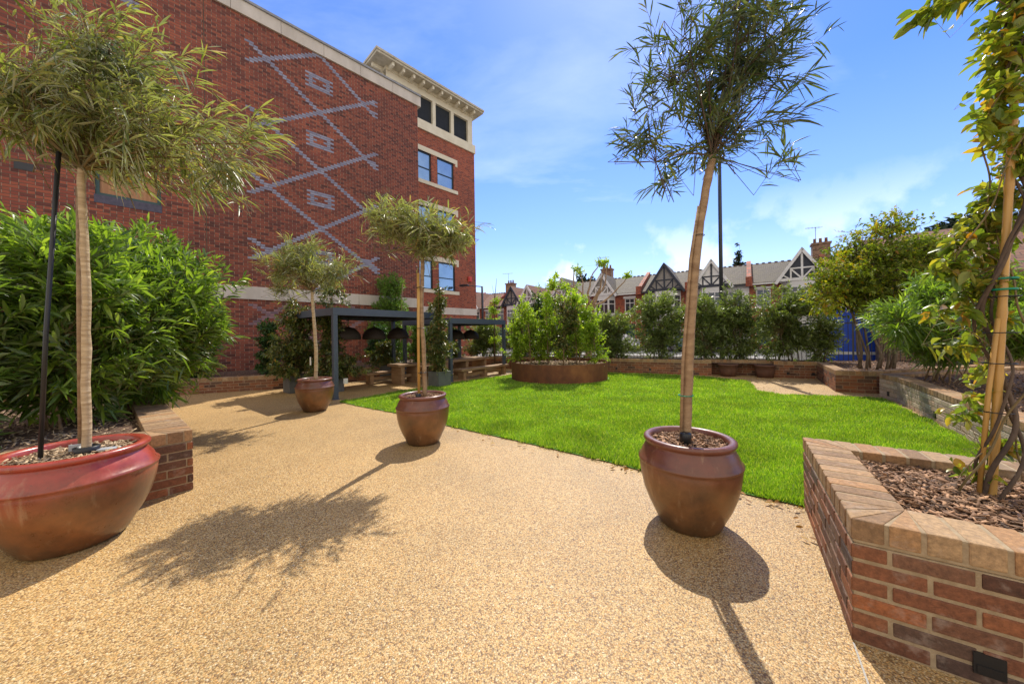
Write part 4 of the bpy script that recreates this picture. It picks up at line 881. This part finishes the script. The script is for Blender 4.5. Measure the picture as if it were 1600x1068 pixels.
for z in np.linspace(.62, 1.5, 7): bl.append(((cpt(z).x + rg.choice((-1, 1)) * rg.uniform(.02, .10) + .03, vy + rg.uniform(.04, .14), z), (.10, .10, .08)))
for z in list(np.linspace(1.55, 3.3, 14)) + [1.7, 1.85, 2.0]: bl.append(((cpt(z).x + rg.uniform(-.12, .1), vy + rg.uniform(.06, .16) * (z < 2.3), z), (.12 + .05 * (z > 2), .13, .12)))
foliage(97, [cpt(z) for z in (.8, 1.3, 1.8, 2.3, 2.8)], bl, 400, 7, .058, .52, t, L_VINE, TWIG, out=.7, up=.1, tw=.14, droop=.3, detail=2, shell=.6, gap=.3, nlimb=26, limb_r=.005, spread=.9, Lvar=.3)
# branch reaching out at the top left
bl = [((vx + .15 - .1 * k, vy + .05, 3.45 - .045 * k), (.14, .12, .07)) for k in range(-1, 5)]
foliage(98, [cpt(3.2)], bl, 46, 7, .085, .42, t, L_VINE, TWIG, out=.3, up=-.1, tw=.22, droop=.25, detail=2, shell=.7, nlimb=5, limb_r=.005, spread=.7, wind=(-.9, 0, -.2), name='top_leaves', wname='top_branch')

# ------------------------------------------------------------------ maple
mx, my = 9.35, 8.9
t = thing('maple_tree', 'multi-stemmed maple with golden tips in the corner planter, before the blue hoarding', 'tree', (mx, my, .42))
rg = random.Random(8); b = MB(); tops = []
for i in range(11):
    a = 2 * pi * i / 11; e = Vector((mx + 1.0 * cos(a) * rg.uniform(.4, 1), my + .8 * sin(a) * rg.uniform(.4, 1), rg.uniform(2.1, 2.7))); s = Vector((mx + .34 * cos(a), my + .3 * sin(a), .38))
    md = (s + e) / 2 + Vector((-.12 * cos(a), -.1 * sin(a), .1)); b.tube([s, s * .6 + md * .4 + Vector((rg.uniform(-.14, .14), rg.uniform(-.1, .1), 0)), md, (md + e) / 2 + Vector((rg.uniform(-.05, .05), 0, .03)), e], [.028, .025, .021, .017, .011], 8); tops.append(e)
b.build('stems', M('grey_brown_bark', (.10, .075, .05), (.22, .165, .11), 8, .8, .5, 40), t, True)
core = [((mx, my, 2.55), (1.45, 1.2, .8)), ((mx + .35, my, 3.3), (1.3, 1.1, .85)), ((mx - .8, my - .1, 2.6), (.85, .85, .75)), ((mx + 1.1, my, 2.8), (1.0, .9, .7)), ((mx - .35, my, 3.4), (.75, .7, .45)), ((mx + .4, my, 4.05), (.6, .6, .4)), ((mx + 1.7, my, 3.0), (.65, .6, .45)), ((mx + 1.2, my, 3.5), (.7, .6, .5))]
foliage(101, tops, core, 2700, 13, .078, .55, t, L_MAPLE, BARKD, up=.25, tw=.34, droop=.3, shell=.5, nlimb=40, limb_r=.016, spread=1.0, gap=.2, rag=.3)
foliage(102, tops, [((mx - 1.35, my - .2, 2.35), (.55, .6, .6)), ((mx - 1.0, my - .2, 3.0), (.65, .6, .5)), ((mx - .1, my, 3.95), (.7, .6, .22)), ((mx + .5, my, 4.4), (.45, .4, .18))], 200, 12, .075, .55, t, L_MAPLEY, TWIG, up=.25, tw=.28, droop=.3, shell=.5, nlimb=10, limb_r=.008, spread=1.0, name='golden_tips', wname='tip_twigs')

# ------------------------------------------------------------------ railings
def railing(label, p0, p1, z0, z1, mat, group=None, step=.115, pan=2.4, br=.009):
    a, b = Vector(p0), Vector(p1); L = (b - a).length; e = (b - a) / L; F = (p0, tuple(e), (e.y, -e.x)); r = thing('metal_railing', label, 'railing', (p0[0], p0[1], z0), group)
    n = max(1, round(L / pan)); w_ = L / n
    for k in range(n):
        m = MB(); m.fbox(F, k * w_, (k + 1) * w_ - .002, -.006, .006, z0 + .1, z0 + .14); m.fbox(F, k * w_, (k + 1) * w_ - .002, -.006, .006, z1 - .14, z1 - .1); q = int(w_ / step)
        for j in range(1, q):
            x, y, _ = F3(F, k * w_ + j * w_ / q, 0, 0); m.tube([(x, y, z0 + .05), (x, y, z1 - .04), (x, y, z1)], [br, br, br * .3], 5)
        m.build('railing_panel', mat, r)
    for k in range(n + 1):
        x, y, _ = F3(F, k * w_, 0, 0); m = MB(); m.box((x, y, (z0 + z1) / 2 - .05), (.035, .035, z1 - z0 + .1), math.atan2(e.y, e.x)); m.build('post', mat, r)
railing('dark metal railings behind the shrubs on the back wall, right up to the maple', (-.9, 16.8), (11.0, 11.15), .3, 1.78, DARKM)
railing('dark metal railings running on behind the maple to the brown brick outbuilding', (11.0, 11.15), (13.3, 10.5), .3, 1.9, DARKM)
railing('pale metal gate between the pergola end and the round steel planter', (-1.0, 17.1), (.9, 17.5), .1, 1.15, WHITE, step=.14, pan=1.0, br=.012)

# ------------------------------------------------------------------ right-hand neighbours
def simple_house(name, label, x, y, rz, w_, d, h, rh, wall, roof, ops=(), cat='building', ridge_along=True, fm=WHITE, gm=DGLASS, over=.3):
    e = (cos(rz), sin(rz)); nf = (sin(rz), -cos(rz)); F = ((x, y), e, nf); r = thing(name, label, cat, (x, y, 0))
    m = MB(); wallface(m, F, 0, 0, w_, -.04, h, [o[:4] for o in ops])
    Fl = (F3(F, 0, -d, 0)[:2], (nf[0], nf[1]), (-e[0], -e[1])); wallface(m, Fl, 0, 0, d, -.04, h, [])
    Fr = (F3(F, w_, 0, 0)[:2], (-nf[0], -nf[1]), e); wallface(m, Fr, 0, 0, d, -.04, h, [])
    for tt in (0, w_):
        a, b_, c_ = F3(F, tt, 0, h), F3(F, tt, -d, h), F3(F, tt, -d / 2, h + rh); m.add([a, b_, c_], [(0, 1, 2)], 0, [[(0, h), (d, h), (d / 2, h + rh)]])
    m.build('wall', wall, r)
    m = MB(); sl = math.hypot(d / 2, rh); k = over / (d / 2)
    for sgn in (0, 1):
        q0 = over if sgn == 0 else -d - over; a, b_ = F3(F, -over * .5, q0, h - rh * k), F3(F, w_ + over * .5, q0, h - rh * k); c_, d_ = F3(F, w_ + over * .5, -d / 2, h + rh + .02), F3(F, -over * .5, -d / 2, h + rh + .02); W_ = w_ + over
        up = Vector((0, 0, .08)); tp = [tuple(Vector(v) + up) for v in (a, b_, c_, d_)]
        fs = [(4, 5, 6, 7), (3, 2, 1, 0), (0, 1, 5, 4), (1, 2, 6, 5), (3, 0, 4, 7)]; uu = [(0, 0), (W_, 0), (W_, sl), (0, sl)]
        m.add([a, b_, c_, d_] + tp, fs, 0, [uu, uu, [(0, 0), (1, 0), (1, .1), (0, .1)], [(0, 0), (1, 0), (1, .1), (0, .1)], [(0, 0), (1, 0), (1, .1), (0, .1)]])
    m.build('roof', roof, r)
    for o in ops:
        if len(o) > 4 and o[4] == 'door': 
            q = MB(); q.fbox(F, o[0], o[1], -.09, -.05, o[2], o[3]); q.fbox(F, o[0] + .1, o[1] - .1, -.05, -.035, o[2] + .2, o[3] - .5); q.build('door', o[5], r)
        else: window(F, 0, *o[:4], r, fm, gm, fr=.06, vbars=(.5,))
    return r, F
simple_house('bungalow', 'brown brick outbuilding with a red-brown tiled roof and blue doors behind the right-hand oleanders', 12.3, 11.6, R(-40), 8.5, 5.5, 3.15, 1.75, BRICKG, TILE, ((.5, 1.1, .7, 2.1), (1.6, 1.95, .0, 2.3, 'door', DARKM), (3.4, 5.2, .0, 1.35, 'door', BLUE)))
o_ = thing('hoarding', 'tall blue and white painted hoarding panels behind the maple and railings', 'hoarding', (11.5, 12.6, 0))
e = Vector((.86, -.5)).normalized(); HF = ((11.2, 13.1), tuple(e), (e.y, -e.x)); HF = (HF[0], HF[1], (-.503, -.864))
m = MB(); m.fbox(HF, .45, 2.1, 0, .06, 0, 2.2); m.build('blue_panel', BLUE, o_)
m = MB(); m.fbox(HF, -.9, .43, 0, .06, 0, 2.3); m.build('white_panel', REND, o_)
m = MB(); m.fbox(HF, .46, 2.09, .062, .075, .55, .65); m.fbox(HF, -.7, 2.25, -.05, 0, 2.22, 2.28); m.build('rail', WHITE, o_)

# ------------------------------------------------------------------ terrace of houses
def roofslab(m, F, t0, t1, q0, h0, q1, h1, th=.1):
    a = [F3(F, t0, q0, h0), F3(F, t1, q0, h0), F3(F, t1, q1, h1), F3(F, t0, q1, h1)]; tp = [(p[0], p[1], p[2] + th) for p in a]; L = math.hypot(q1 - q0, h1 - h0)
    uu = [(t0, 0), (t1, 0), (t1, L), (t0, L)]; z = [(0, 0), (1, 0), (1, .1), (0, .1)]
    m.add(a + tp, [(4, 5, 6, 7), (3, 2, 1, 0), (0, 1, 5, 4), (1, 2, 6, 5), (3, 0, 4, 7)], 0, [uu, uu, z, z, z])
def terrace(k0, k1, gc, label, wallm, timb, infill, roofm=SLATE, dz=0, chim=False, winside=None, dish=False, gw=1.25, bayw=None):
    L = 15.4; t0, t1, g = k0 * L, k1 * L, gc * L; F = TF; r = thing('terraced_house', label, 'house', F3(F, t0, 0, 0), 'terraced houses across the street')
    eh, rh, D = 5.3 + dz, 7.25 + dz, 3.6
    # openings beside the bay
    ow = (t1 - .95 - .5, t1 - .5) if g < (t0 + t1) / 2 else (t0 + .45, t0 + 1.4)
    ops = [(ow[0], ow[1], 3.35 + dz, 4.75 + dz), (ow[0], ow[1], .3, 2.3)]
    m = MB(); wallface(m, F, 0, t0, t1, -.04, eh, ops)
    for tt, s in ((t0, -1), (t1, 1)): m.add([F3(F, tt, 0, -.04), F3(F, tt, -2 * D, -.04), F3(F, tt, -2 * D, eh), F3(F, tt, 0, eh)], [(0, 1, 2, 3)], 0, [[(0, 0), (7, 0), (7, eh), (0, eh)]])
    m.build('wall', wallm, r)
    window(F, 0, *ops[0], r, WHITE, DGLASS, fr=.08, bars=(.68,), vbars=(.5,))
    q = MB(); q.fbox(F, *ops[1][:2], -.1, -.04, .0, 2.3); q.build('door', TEAL, r)
    q = MB(); q.fbox(F, ops[0][0] - .1, ops[0][1] + .1, 0, .06, 4.75 + dz, 4.95 + dz); q.fbox(F, ops[0][0] - .1, ops[0][1] + .1, 0, .1, 3.22 + dz, 3.35 + dz); q.build('window_surround', WHITE, r)
    m = MB(); roofslab(m, F, t0 - .0, t1 + .0, .35, eh - .15, -D, rh); roofslab(m, F, t0, t1, -2 * D, eh, -D, rh); rf = m.build('roof', roofm, r)
    m = MB(); m.fbox(F, t0, t1, .3, .42, eh - .22, eh - .1); m.build('gutter', DARKM if timb is DTIMB else WHITE, r)
    m = MB(); n_ = 11
    for k in range(n_):
        a = t0 + (t1 - t0) * (k + .15) / n_; m.fbox(F, a, a + .22, -D - .08, -D + .08, rh + .06, rh + .15)
    m.build('ridge_tiles', TILE, rf)
    # projecting two-storey bay
    bwid = bayw or gw * .86; dpt = .75; m = MB(); A = [(g - bwid, 0), (g - bwid * .62, dpt), (g + bwid * .62, dpt), (g + bwid, 0)]
    lv = [(-.04, .7), (2.45, 3.3), (4.75, 5.25)]
    for a, b in lv: m = MB(); m.prism([F3(F, x, y, 0)[:2] for x, y in A], a + (dz if a > 0 else 0), b + dz); bay = m.build('bay', REND, r)
    for lo_, hi_ in ((.7 + dz, 2.45 + dz), (3.3 + dz, 4.75 + dz)):
        for (p, q_) in ((A[0], A[1]), (A[1], A[2]), (A[2], A[3])):
            a = Vector(F3(F, p[0], p[1], 0)[:2]); b = Vector(F3(F, q_[0], q_[1], 0)[:2]); e = (b - a).normalized(); Fw = (tuple(a), tuple(e), (e.y, -e.x)); nm = Vector((e.y, -e.x)).dot(Vector(F[2]))
            if nm < 0: Fw = (tuple(a), tuple(e), (-e.y, e.x))
            Lw = (b - a).length; window(Fw, 0, .002, Lw - .002, lo_, hi_, bay, WHITE, DGLASS, fr=.09, bars=(.68,), vbars=(.33, .66) if Lw > 1.2 else (), reveal=.02)
    # gable
    gb0, gt = 5.16 + dz, 5.16 + dz + gw * 1.64; q0 = .85
    m = MB(); m.add([F3(F, g - gw, q0 - .1, gb0), F3(F, g + gw, q0 - .1, gb0), F3(F, g, q0 - .1, gt)], [(0, 1, 2)]); gf = m.build('gable', infill, r)
    m = MB(); Vv = lambda x, z, y: F3(F, x, y, z)
    def beam(x0, z0, x1, z1, w_, ya=q0 - .1, yb=q0 - .04):
        d = Vector((x1 - x0, z1 - z0)).normalized() * (w_ / 2); nx, nz = -d.y, d.x
        c = [(x0 + nx, z0 + nz), (x0 - nx, z0 - nz), (x1 - nx, z1 - nz), (x1 + nx, z1 + nz)]
        vs = [Vv(x, z, y) for y in (ya, yb) for x, z in c]; m.add(vs, [(0, 1, 2, 3), (7, 6, 5, 4), (0, 4, 5, 1), (1, 5, 6, 2), (2, 6, 7, 3), (3, 7, 4, 0)])
    beam(g - gw * 1.05, gb0 + .08, g + gw * 1.05, gb0 + .08, .2); beam(g, gb0 + .1, g, gt - .2, .13, q0 - .1, q0 - .05); beam(g - gw * .52, gb0 + gw * .66, g + gw * .52, gb0 + gw * .66, .1, q0 - .1, q0 - .055)
    for s in (-1, 1):
        beam(g + s * .05, gb0 + .15, g + s * gw * .5, gb0 + gw * .66, .1, q0 - .1, q0 - .06); beam(g + s * gw * .48, gb0 + .15, g + s * gw * .48, gb0 + gw * .64, .1, q0 - .1, q0 - .065); beam(g + s * gw * .55, gb0 + .15, g + s * gw * .8, gb0 + gw * .3, .09, q0 - .1, q0 - .07)
    m.build('timber_framing', timb, gf)
    m = MB()
    for s in (-1, 1): beam(g + s * gw * 1.16, gb0 - gw * .14, g + s * -.03, gt + .06, .2, q0 - .02, q0 + .06)
    m.build('bargeboard', DTIMB if (timb is DTIMB and infill is not WHITE) else WHITE, gf)
    m = MB()
    for s in (-1, 1):
        a = [F3(F, g + s * gw * 1.16, q0 + .04, gb0 - gw * .02), F3(F, g, q0 + .04, gt + .17), F3(F, g, -D * .95, gt + .17), F3(F, g + s * gw * 1.16, -D * .2, gb0 - gw * .02)]; m.add(a, [(0, 1, 2, 3)], 0, [[(0, 0), (0, 2), (4, 2), (1.5, 0)]])
    m.build('gable_roof', roofm, r)
    # party wall with raised coping at the right-hand end
    m = MB()
    p = [(.5, eh - .25), (.5, eh + .25), (-D, rh + .42), (-D, rh - .2)]
    for s0_, s1_ in ((t1 - .16, t1 + .16),):
        vs = [F3(F, s, y, z) for s in (s0_, s1_) for y, z in p]; m.add(vs, [(0, 1, 2, 3), (7, 6, 5, 4), (0, 4, 5, 1), (1, 5, 6, 2), (2, 6, 7, 3), (3, 7, 4, 0)], 0, [[(0, 0), (0, .5), (3, 2), (3, 1)]] * 2 + [[(0, 0), (.3, 0), (.3, .5), (0, .5)]] * 4)
    m.fbox(F, t1 - .22, t1 + .22, .2, .62, eh - .3, eh + .45, uv=True); m.build('party_wall', BRICKP, r)
    if chim:
        m = MB(); m.fbox(F, t1 - .55, t1 + .55, -D - .5, -D + .35, rh - .6, rh + 1.1, uv=True); m.fbox(F, t1 - .62, t1 + .62, -D - .57, -D + .42, rh + 1.1, rh + 1.25, uv=True); ch = m.build('chimney', BRICKG, r)
        m = MB()
        for s in (-.35, 0, .35): c = F3(F, t1 + s, -D - .1, rh + 1.25); m.lathe(c, [(.11, 0), (.09, .35), (.11, .4), (.08, .4)], 10)
        m.build('chimney_pot', CLAYP, ch, True)
        m = MB(); c = Vector(F3(F, t1 - .3, -D, rh + 1.2)); m.tube([c, c + Vector((0, 0, 1.4))], .02, 5); m.tube([c + Vector((-.8, 0, 1.3)), c + Vector((.6, .1, 1.42))], .015, 4)
        for k in range(5): m.tube([c + Vector((-.7 + k * .28, -.22, 1.31 + k * .02)), c + Vector((-.7 + k * .28, .22, 1.31 + k * .02))], .01, 4)
        m.build('aerial', LEAD, r)
    if dish:
        c = Vector(F3(F, (t0 + t1) / 2 - .1, .1, eh + .4)); m = MB(); m.lathe((0, 0, 0), [(.001, 0), (.2, .03), (.3, .09), (.31, .095)], 18)
        m.v = [tuple(c + Vector((v[0], -v[2] + .1, v[1]))) for v in m.v]; m.tube([c + Vector((0, .1, -.1)), c + Vector((0, .3, -.35))], .02, 5); m.build('satellite_dish', DARKM, r)
    return r
terrace(-.34, -.06, -.28, 'terraced house with white gable, half hidden behind the gnarled bare tree', BRICKP, WHITE, M('grey_pebbledash', (.22, .20, .18), (.3, .28, .25), 6, .9), chim=True)
terrace(-.06, .224, 0.0, 'terraced house with white timber gable over a white bay, left end of the clear row', BRICKP, WHITE, MATS['grey_pebbledash'], chim=False)
terrace(.224, .492, .373, 'terraced house with an all dark timber gable, in mid row', BRICKP, DTIMB, MATS['grey_pebbledash'], gw=1.4)
terrace(.492, .776, .609, 'white rendered terraced house with black and white gable beside the lamp column', REND, DTIMB, WHITE, gw=1.3)
terrace(.776, 1.09, .985, 'terraced house with red brick and tall white-edged gable next to the maple', BRICKP, WHITE, DTIMB, chim=True, dish=True, gw=1.35)
terrace(1.09, 1.38, 1.15, 'terraced house wholly behind the maple crown', BRICKP, WHITE, DTIMB)
for k, l in ((-.62, 'brown-roofed terraced house behind the tallest saplings'), (-.90, 'brown-roofed terraced house with a dark timber gable left of the saplings'), (-1.18, 'brown-roofed terraced house above the end of the pergola'), (-1.46, 'brown-roofed terraced house beside the corner of the tall brick building')):
    terrace(k, k + .28, k + (.06 if k != -.9 else .2), l, BRICKP, DTIMB if k == -.9 else WHITE, MATS['grey_pebbledash'], TILE, dz=-.35, chim=(k in (-1.18,)))

# ------------------------------------------------------------------ street things
def lamp(x, y, h, label, arm=(0, 1)):
    r = thing('street_lamp', label, 'street lamp', (x, y, 0)); m = MB(); m.tube([(x, y, -.04), (x, y, 1.3)], .09, 14); m.tube([(x, y, 1.3), (x, y, h)], [.075, .065], 12); m.build('column', POLEM, r, True)
    m = MB(); e = (x + arm[0] * 1.1, y + arm[1] * 1.1, h + .12); m.tube([(x, y, h - .02), e], .03, 8); m.build('arm', POLEM, r)
    m = MB(); m.box((x + arm[0] * 1.35, y + arm[1] * 1.35, h + .13), (.28, .62, .11), math.atan2(arm[1], arm[0]) - pi / 2); m.build('lamp_head', POLEM, r, bevel=.03)
lamp(8.5, 14.0, 8.8, 'tall dark street lamp column rising behind the leaning tree', (.3, .95))
lamp(-1.9, 22.5, 4.6, 'short dark lamp column beside the corner of the tall brick building', (-.9, .3))
def car(x, y, az, mat, label):
    r = thing('parked_car', label, 'car', (x, y, -.03), 'cars parked on the street'); e = (sin(R(az)), cos(R(az))); nn = (e[1], -e[0]); F = ((x, y), e, nn)
    prof = [(-2.05, .3), (-2.1, .62), (-1.95, .88), (-1.35, .96), (-.75, 1.38), (.85, 1.42), (1.55, 1.0), (2.0, .92), (2.08, .55), (2.02, .3)]; z0 = -.03
    m = MB(); n = len(prof); W = []
    for q, s in ((-.86, 0), (-.8, 1), (.8, 1), (.86, 0)):
        W.append([F3(F, a * (.99 if s else 1), q * (1 if b < 1.0 else .8), z0 + b + (.0 if not s else .015)) for a, b in prof])
    vs = sum(W, []); fs = [(i * n + j, i * n + (j + 1) % n, (i + 1) * n + (j + 1) % n, (i + 1) * n + j) for i in range(3) for j in range(n)] + [tuple(range(n))[::-1], tuple(range(3 * n, 4 * n))]
    m.add(vs, fs); m.build('body', mat, r, bevel=.03)
    m = MB()
    for s in (-1, 1):
        for a, b in (((-1.15, -.05)), ((.05, 1.0))): m.add([F3(F, a, s * .845, z0 + .98), F3(F, b, s * .845, z0 + .98), F3(F, b - .1, s * .74, z0 + 1.3), F3(F, a + .3 if a < -1 else a, s * .74, z0 + 1.3)], [(0, 1, 2, 3)])
    m.build('side_windows', DGLASS, r)
    for a in (-1.3, 1.3):
        for s in (-1, 1):
            c = Vector(F3(F, a, s * .78, z0 + .31)); d = Vector((nn[0] * s, nn[1] * s, 0)); m = MB(); m.tube([c - d * .1, c + d * .1], .31, 20); wh = m.build('wheel', RUB, r); m = MB(); m.tube([c + d * .1, c + d * .105], .19, 14); m.build('rim', LEAD, wh)
    for s in (-1, 1): m = MB(); m.fbox(F, -2.12, -2.02, s * .62 - .14, s * .62 + .14, z0 + .62, z0 + .76); m.build('headlight', CLEAR, r)
e = 124
for t, q, mt, l in ((-6.5, 4.3, CARW, 'white car parked in the street behind the hedge, by the pale gate'), (2.2, 4.3, CARW, 'white car glimpsed through the shrubs left of the leaning trunk'), (8.5, 4.3, CARB, 'dark blue car glimpsed between the shrubs below the lamp column')):
    p = F3(TF, t, q, 0); car(p[0], p[1], e, mt, l)

# ------------------------------------------------------------------ background trees
def bgtree(name, label, x, y, h, r_, leaf, seed, n=700, L=.22, trunk=.2, base=0, shape='round', wr=.45, cat='tree', per=10):
    t = thing(name, label, cat, (x, y, 0)); m = MB(); m.tube([(x, y, -.05), (x + .1, y, h * .5), (x, y, h * .92)], [trunk, trunk * .7, trunk * .2], 8); m.build('trunk', BARKD, t, True); rg = random.Random(seed)
    if shape == 'cone': bl = [((x, y, h * (.3 + .68 * j / 7)), (r_ * (1.05 - j / 7.5), r_ * (1.05 - j / 7.5), h * .06)) for j in range(8)]
    elif shape == 'tier': bl = [((x + rg.uniform(-.5, .5) * r_, y, h * z), (r_ * rg.uniform(.6, 1), r_ * .8, h * .035)) for z in (.62, .7, .78, .86, .93, .98)]
    else: bl = [((x + rg.uniform(-.5, .5) * r_, y + rg.uniform(-.4, .4) * r_, h - r_ * rg.uniform(.4, 1.3)), (r_ * .65, r_ * .65, r_ * .5)) for _ in range(7)]
    foliage(seed, [(x, y, h * .5)], bl, n, per, L, wr, t, leaf, BARKD, up=.3, tw=r_ * .3, droop=.2, shell=.5, nlimb=14, limb_r=.05, spread=1., gap=.4)
bgtree('fir_tree', 'small dark fir rising behind the roof ridge right of the lamp column', 25.0, 38, 11.0, 1.5, L_CON, 111, 500, .35, shape='cone')
bgtree('dark_tree', 'dark evergreen tree showing above the roofs by the left chimney', 10.5, 50, 10.2, 2.6, L_CON, 112, 600, .4)
bgtree('cedar_tree', 'spreading cedar above the brown tiled roof at the right', 25, 18.6, 7.3, 2.2, L_CON, 113, 700, .3, shape='tier')
bgtree('broadleaf_tree', 'green tree behind the chimneys, left of the white gable', 7.0, 48, 8.6, 2.6, L_HEDGE, 114, 600, .35)
# gnarled pollarded tree across the railings
x, y = 4.3, 19.5; t = thing('pollarded_tree', 'gnarled nearly bare street tree with pale twisting branches right of the saplings', 'tree', (x, y, 0)); rg = random.Random(12); m = MB(); m.tube([(x, y, -.05), (x + .05, y, 2.0), (x + .1, y, 3.0)], [.2, .17, .15], 10); m.build('trunk', BARK, t, True)
m = MB(); ends = []
for i in range(9):
    a = -.2 + i * .42; d = Vector((cos(a), .3 * sin(i * 2.), sin(a) * .8 + .25)).normalized(); p = Vector((x + .1, y, 2.95)); P = [p]
    for k in range(7): d = (d + Vector((rg.uniform(-.5, .5), rg.uniform(-.3, .3), rg.uniform(-.35, .45)))).normalized(); p = p + d * .4; P.append(p.copy())
    m.tube(P, [.075, .065, .058, .05, .042, .035, .028, .02], 7); ends.append(tuple(p))
m.build('branches', BARK, t, True)
foliage(121, ends, [(e_, (.3, .3, .25)) for e_ in ends], 150, 8, .13, .5, t, L_BIRCH, TWIG, up=.4, tw=.3, nlimb=9, limb_r=.01, wname='twigs')
# thin sapling by the pergola end
x, y = -.72, 14.2; t = thing('young_tree', 'thin bare-topped young tree with a forked tip at the end of the pergola', 'tree', (x, y, 0)); m = MB(); m.tube([(x, y, .3), (x, y, 1.6), (x + .03, y, 2.9), (x + .12, y, 3.75)], [.028, .024, .018, .006], 7); m.tube([(x + .03, y, 2.95), (x - .07, y, 3.5)], [.01, .004], 5); m.build('trunk', BARKD, t, True)
foliage(122, [(x, y, 1.8), (x, y, 2.5)], [((x - .05, y, 2.5), (.35, .3, .3)), ((x + .1, y, 2.85), (.3, .3, .2)), ((x, y, 1.3), (.35, .3, .3)), ((x - .1, y, 2.1), (.4, .3, .25))], 130, 9, .09, .4, t, L_BIRCH, TWIG, up=.2, tw=.28, nlimb=8, limb_r=.006, droop=.5, gap=.4)

# fallen leaves along the lawn edge and round the pots
rng = np.random.default_rng(77); pts = []
for (ax, ay), (bx, by), n_, sp in (((2.31, 2.76), (1.3, 3.55), 34, .05), ((1.3, 3.55), (-1.0, 5.35), 26, .07), ((1.9, 2.2), (2.2, 2.7), 4, .04), ((5.9, 8.1), (8.2, 8.2), 40, .5), ((5.0, 10.9), (8.8, 9.9), 45, .3)):
    u = rng.random((n_, 1)); pts.append(np.array([[ax, ay]]) * (1 - u) + np.array([[bx, by]]) * u + rng.normal(0, sp, (n_, 2)))
P = np.concatenate(pts); n_ = len(P); a = rng.uniform(0, 2 * pi, n_)
V, T = leafgeo(rng, np.column_stack([P, np.full(n_, .022)]), nrm(np.stack([np.cos(a), np.sin(a), rng.uniform(-.05, .25, n_)], 1)), rng.uniform(.03, .07, n_), .4, .1, 2)
V[:, 2] = V[:, 2].clip(.006, None)
o = np_mesh('fallen_leaves', V, T, LEAF('dry_leaf', [(0, (.22, .10, .03)), (.5, (.38, .20, .05)), (1, (.45, .34, .08))], .7, .15)); o['kind'] = 'stuff'; o['label'] = 'scattered dry leaves lying along the lawn edge and path'; o['category'] = 'leaves'
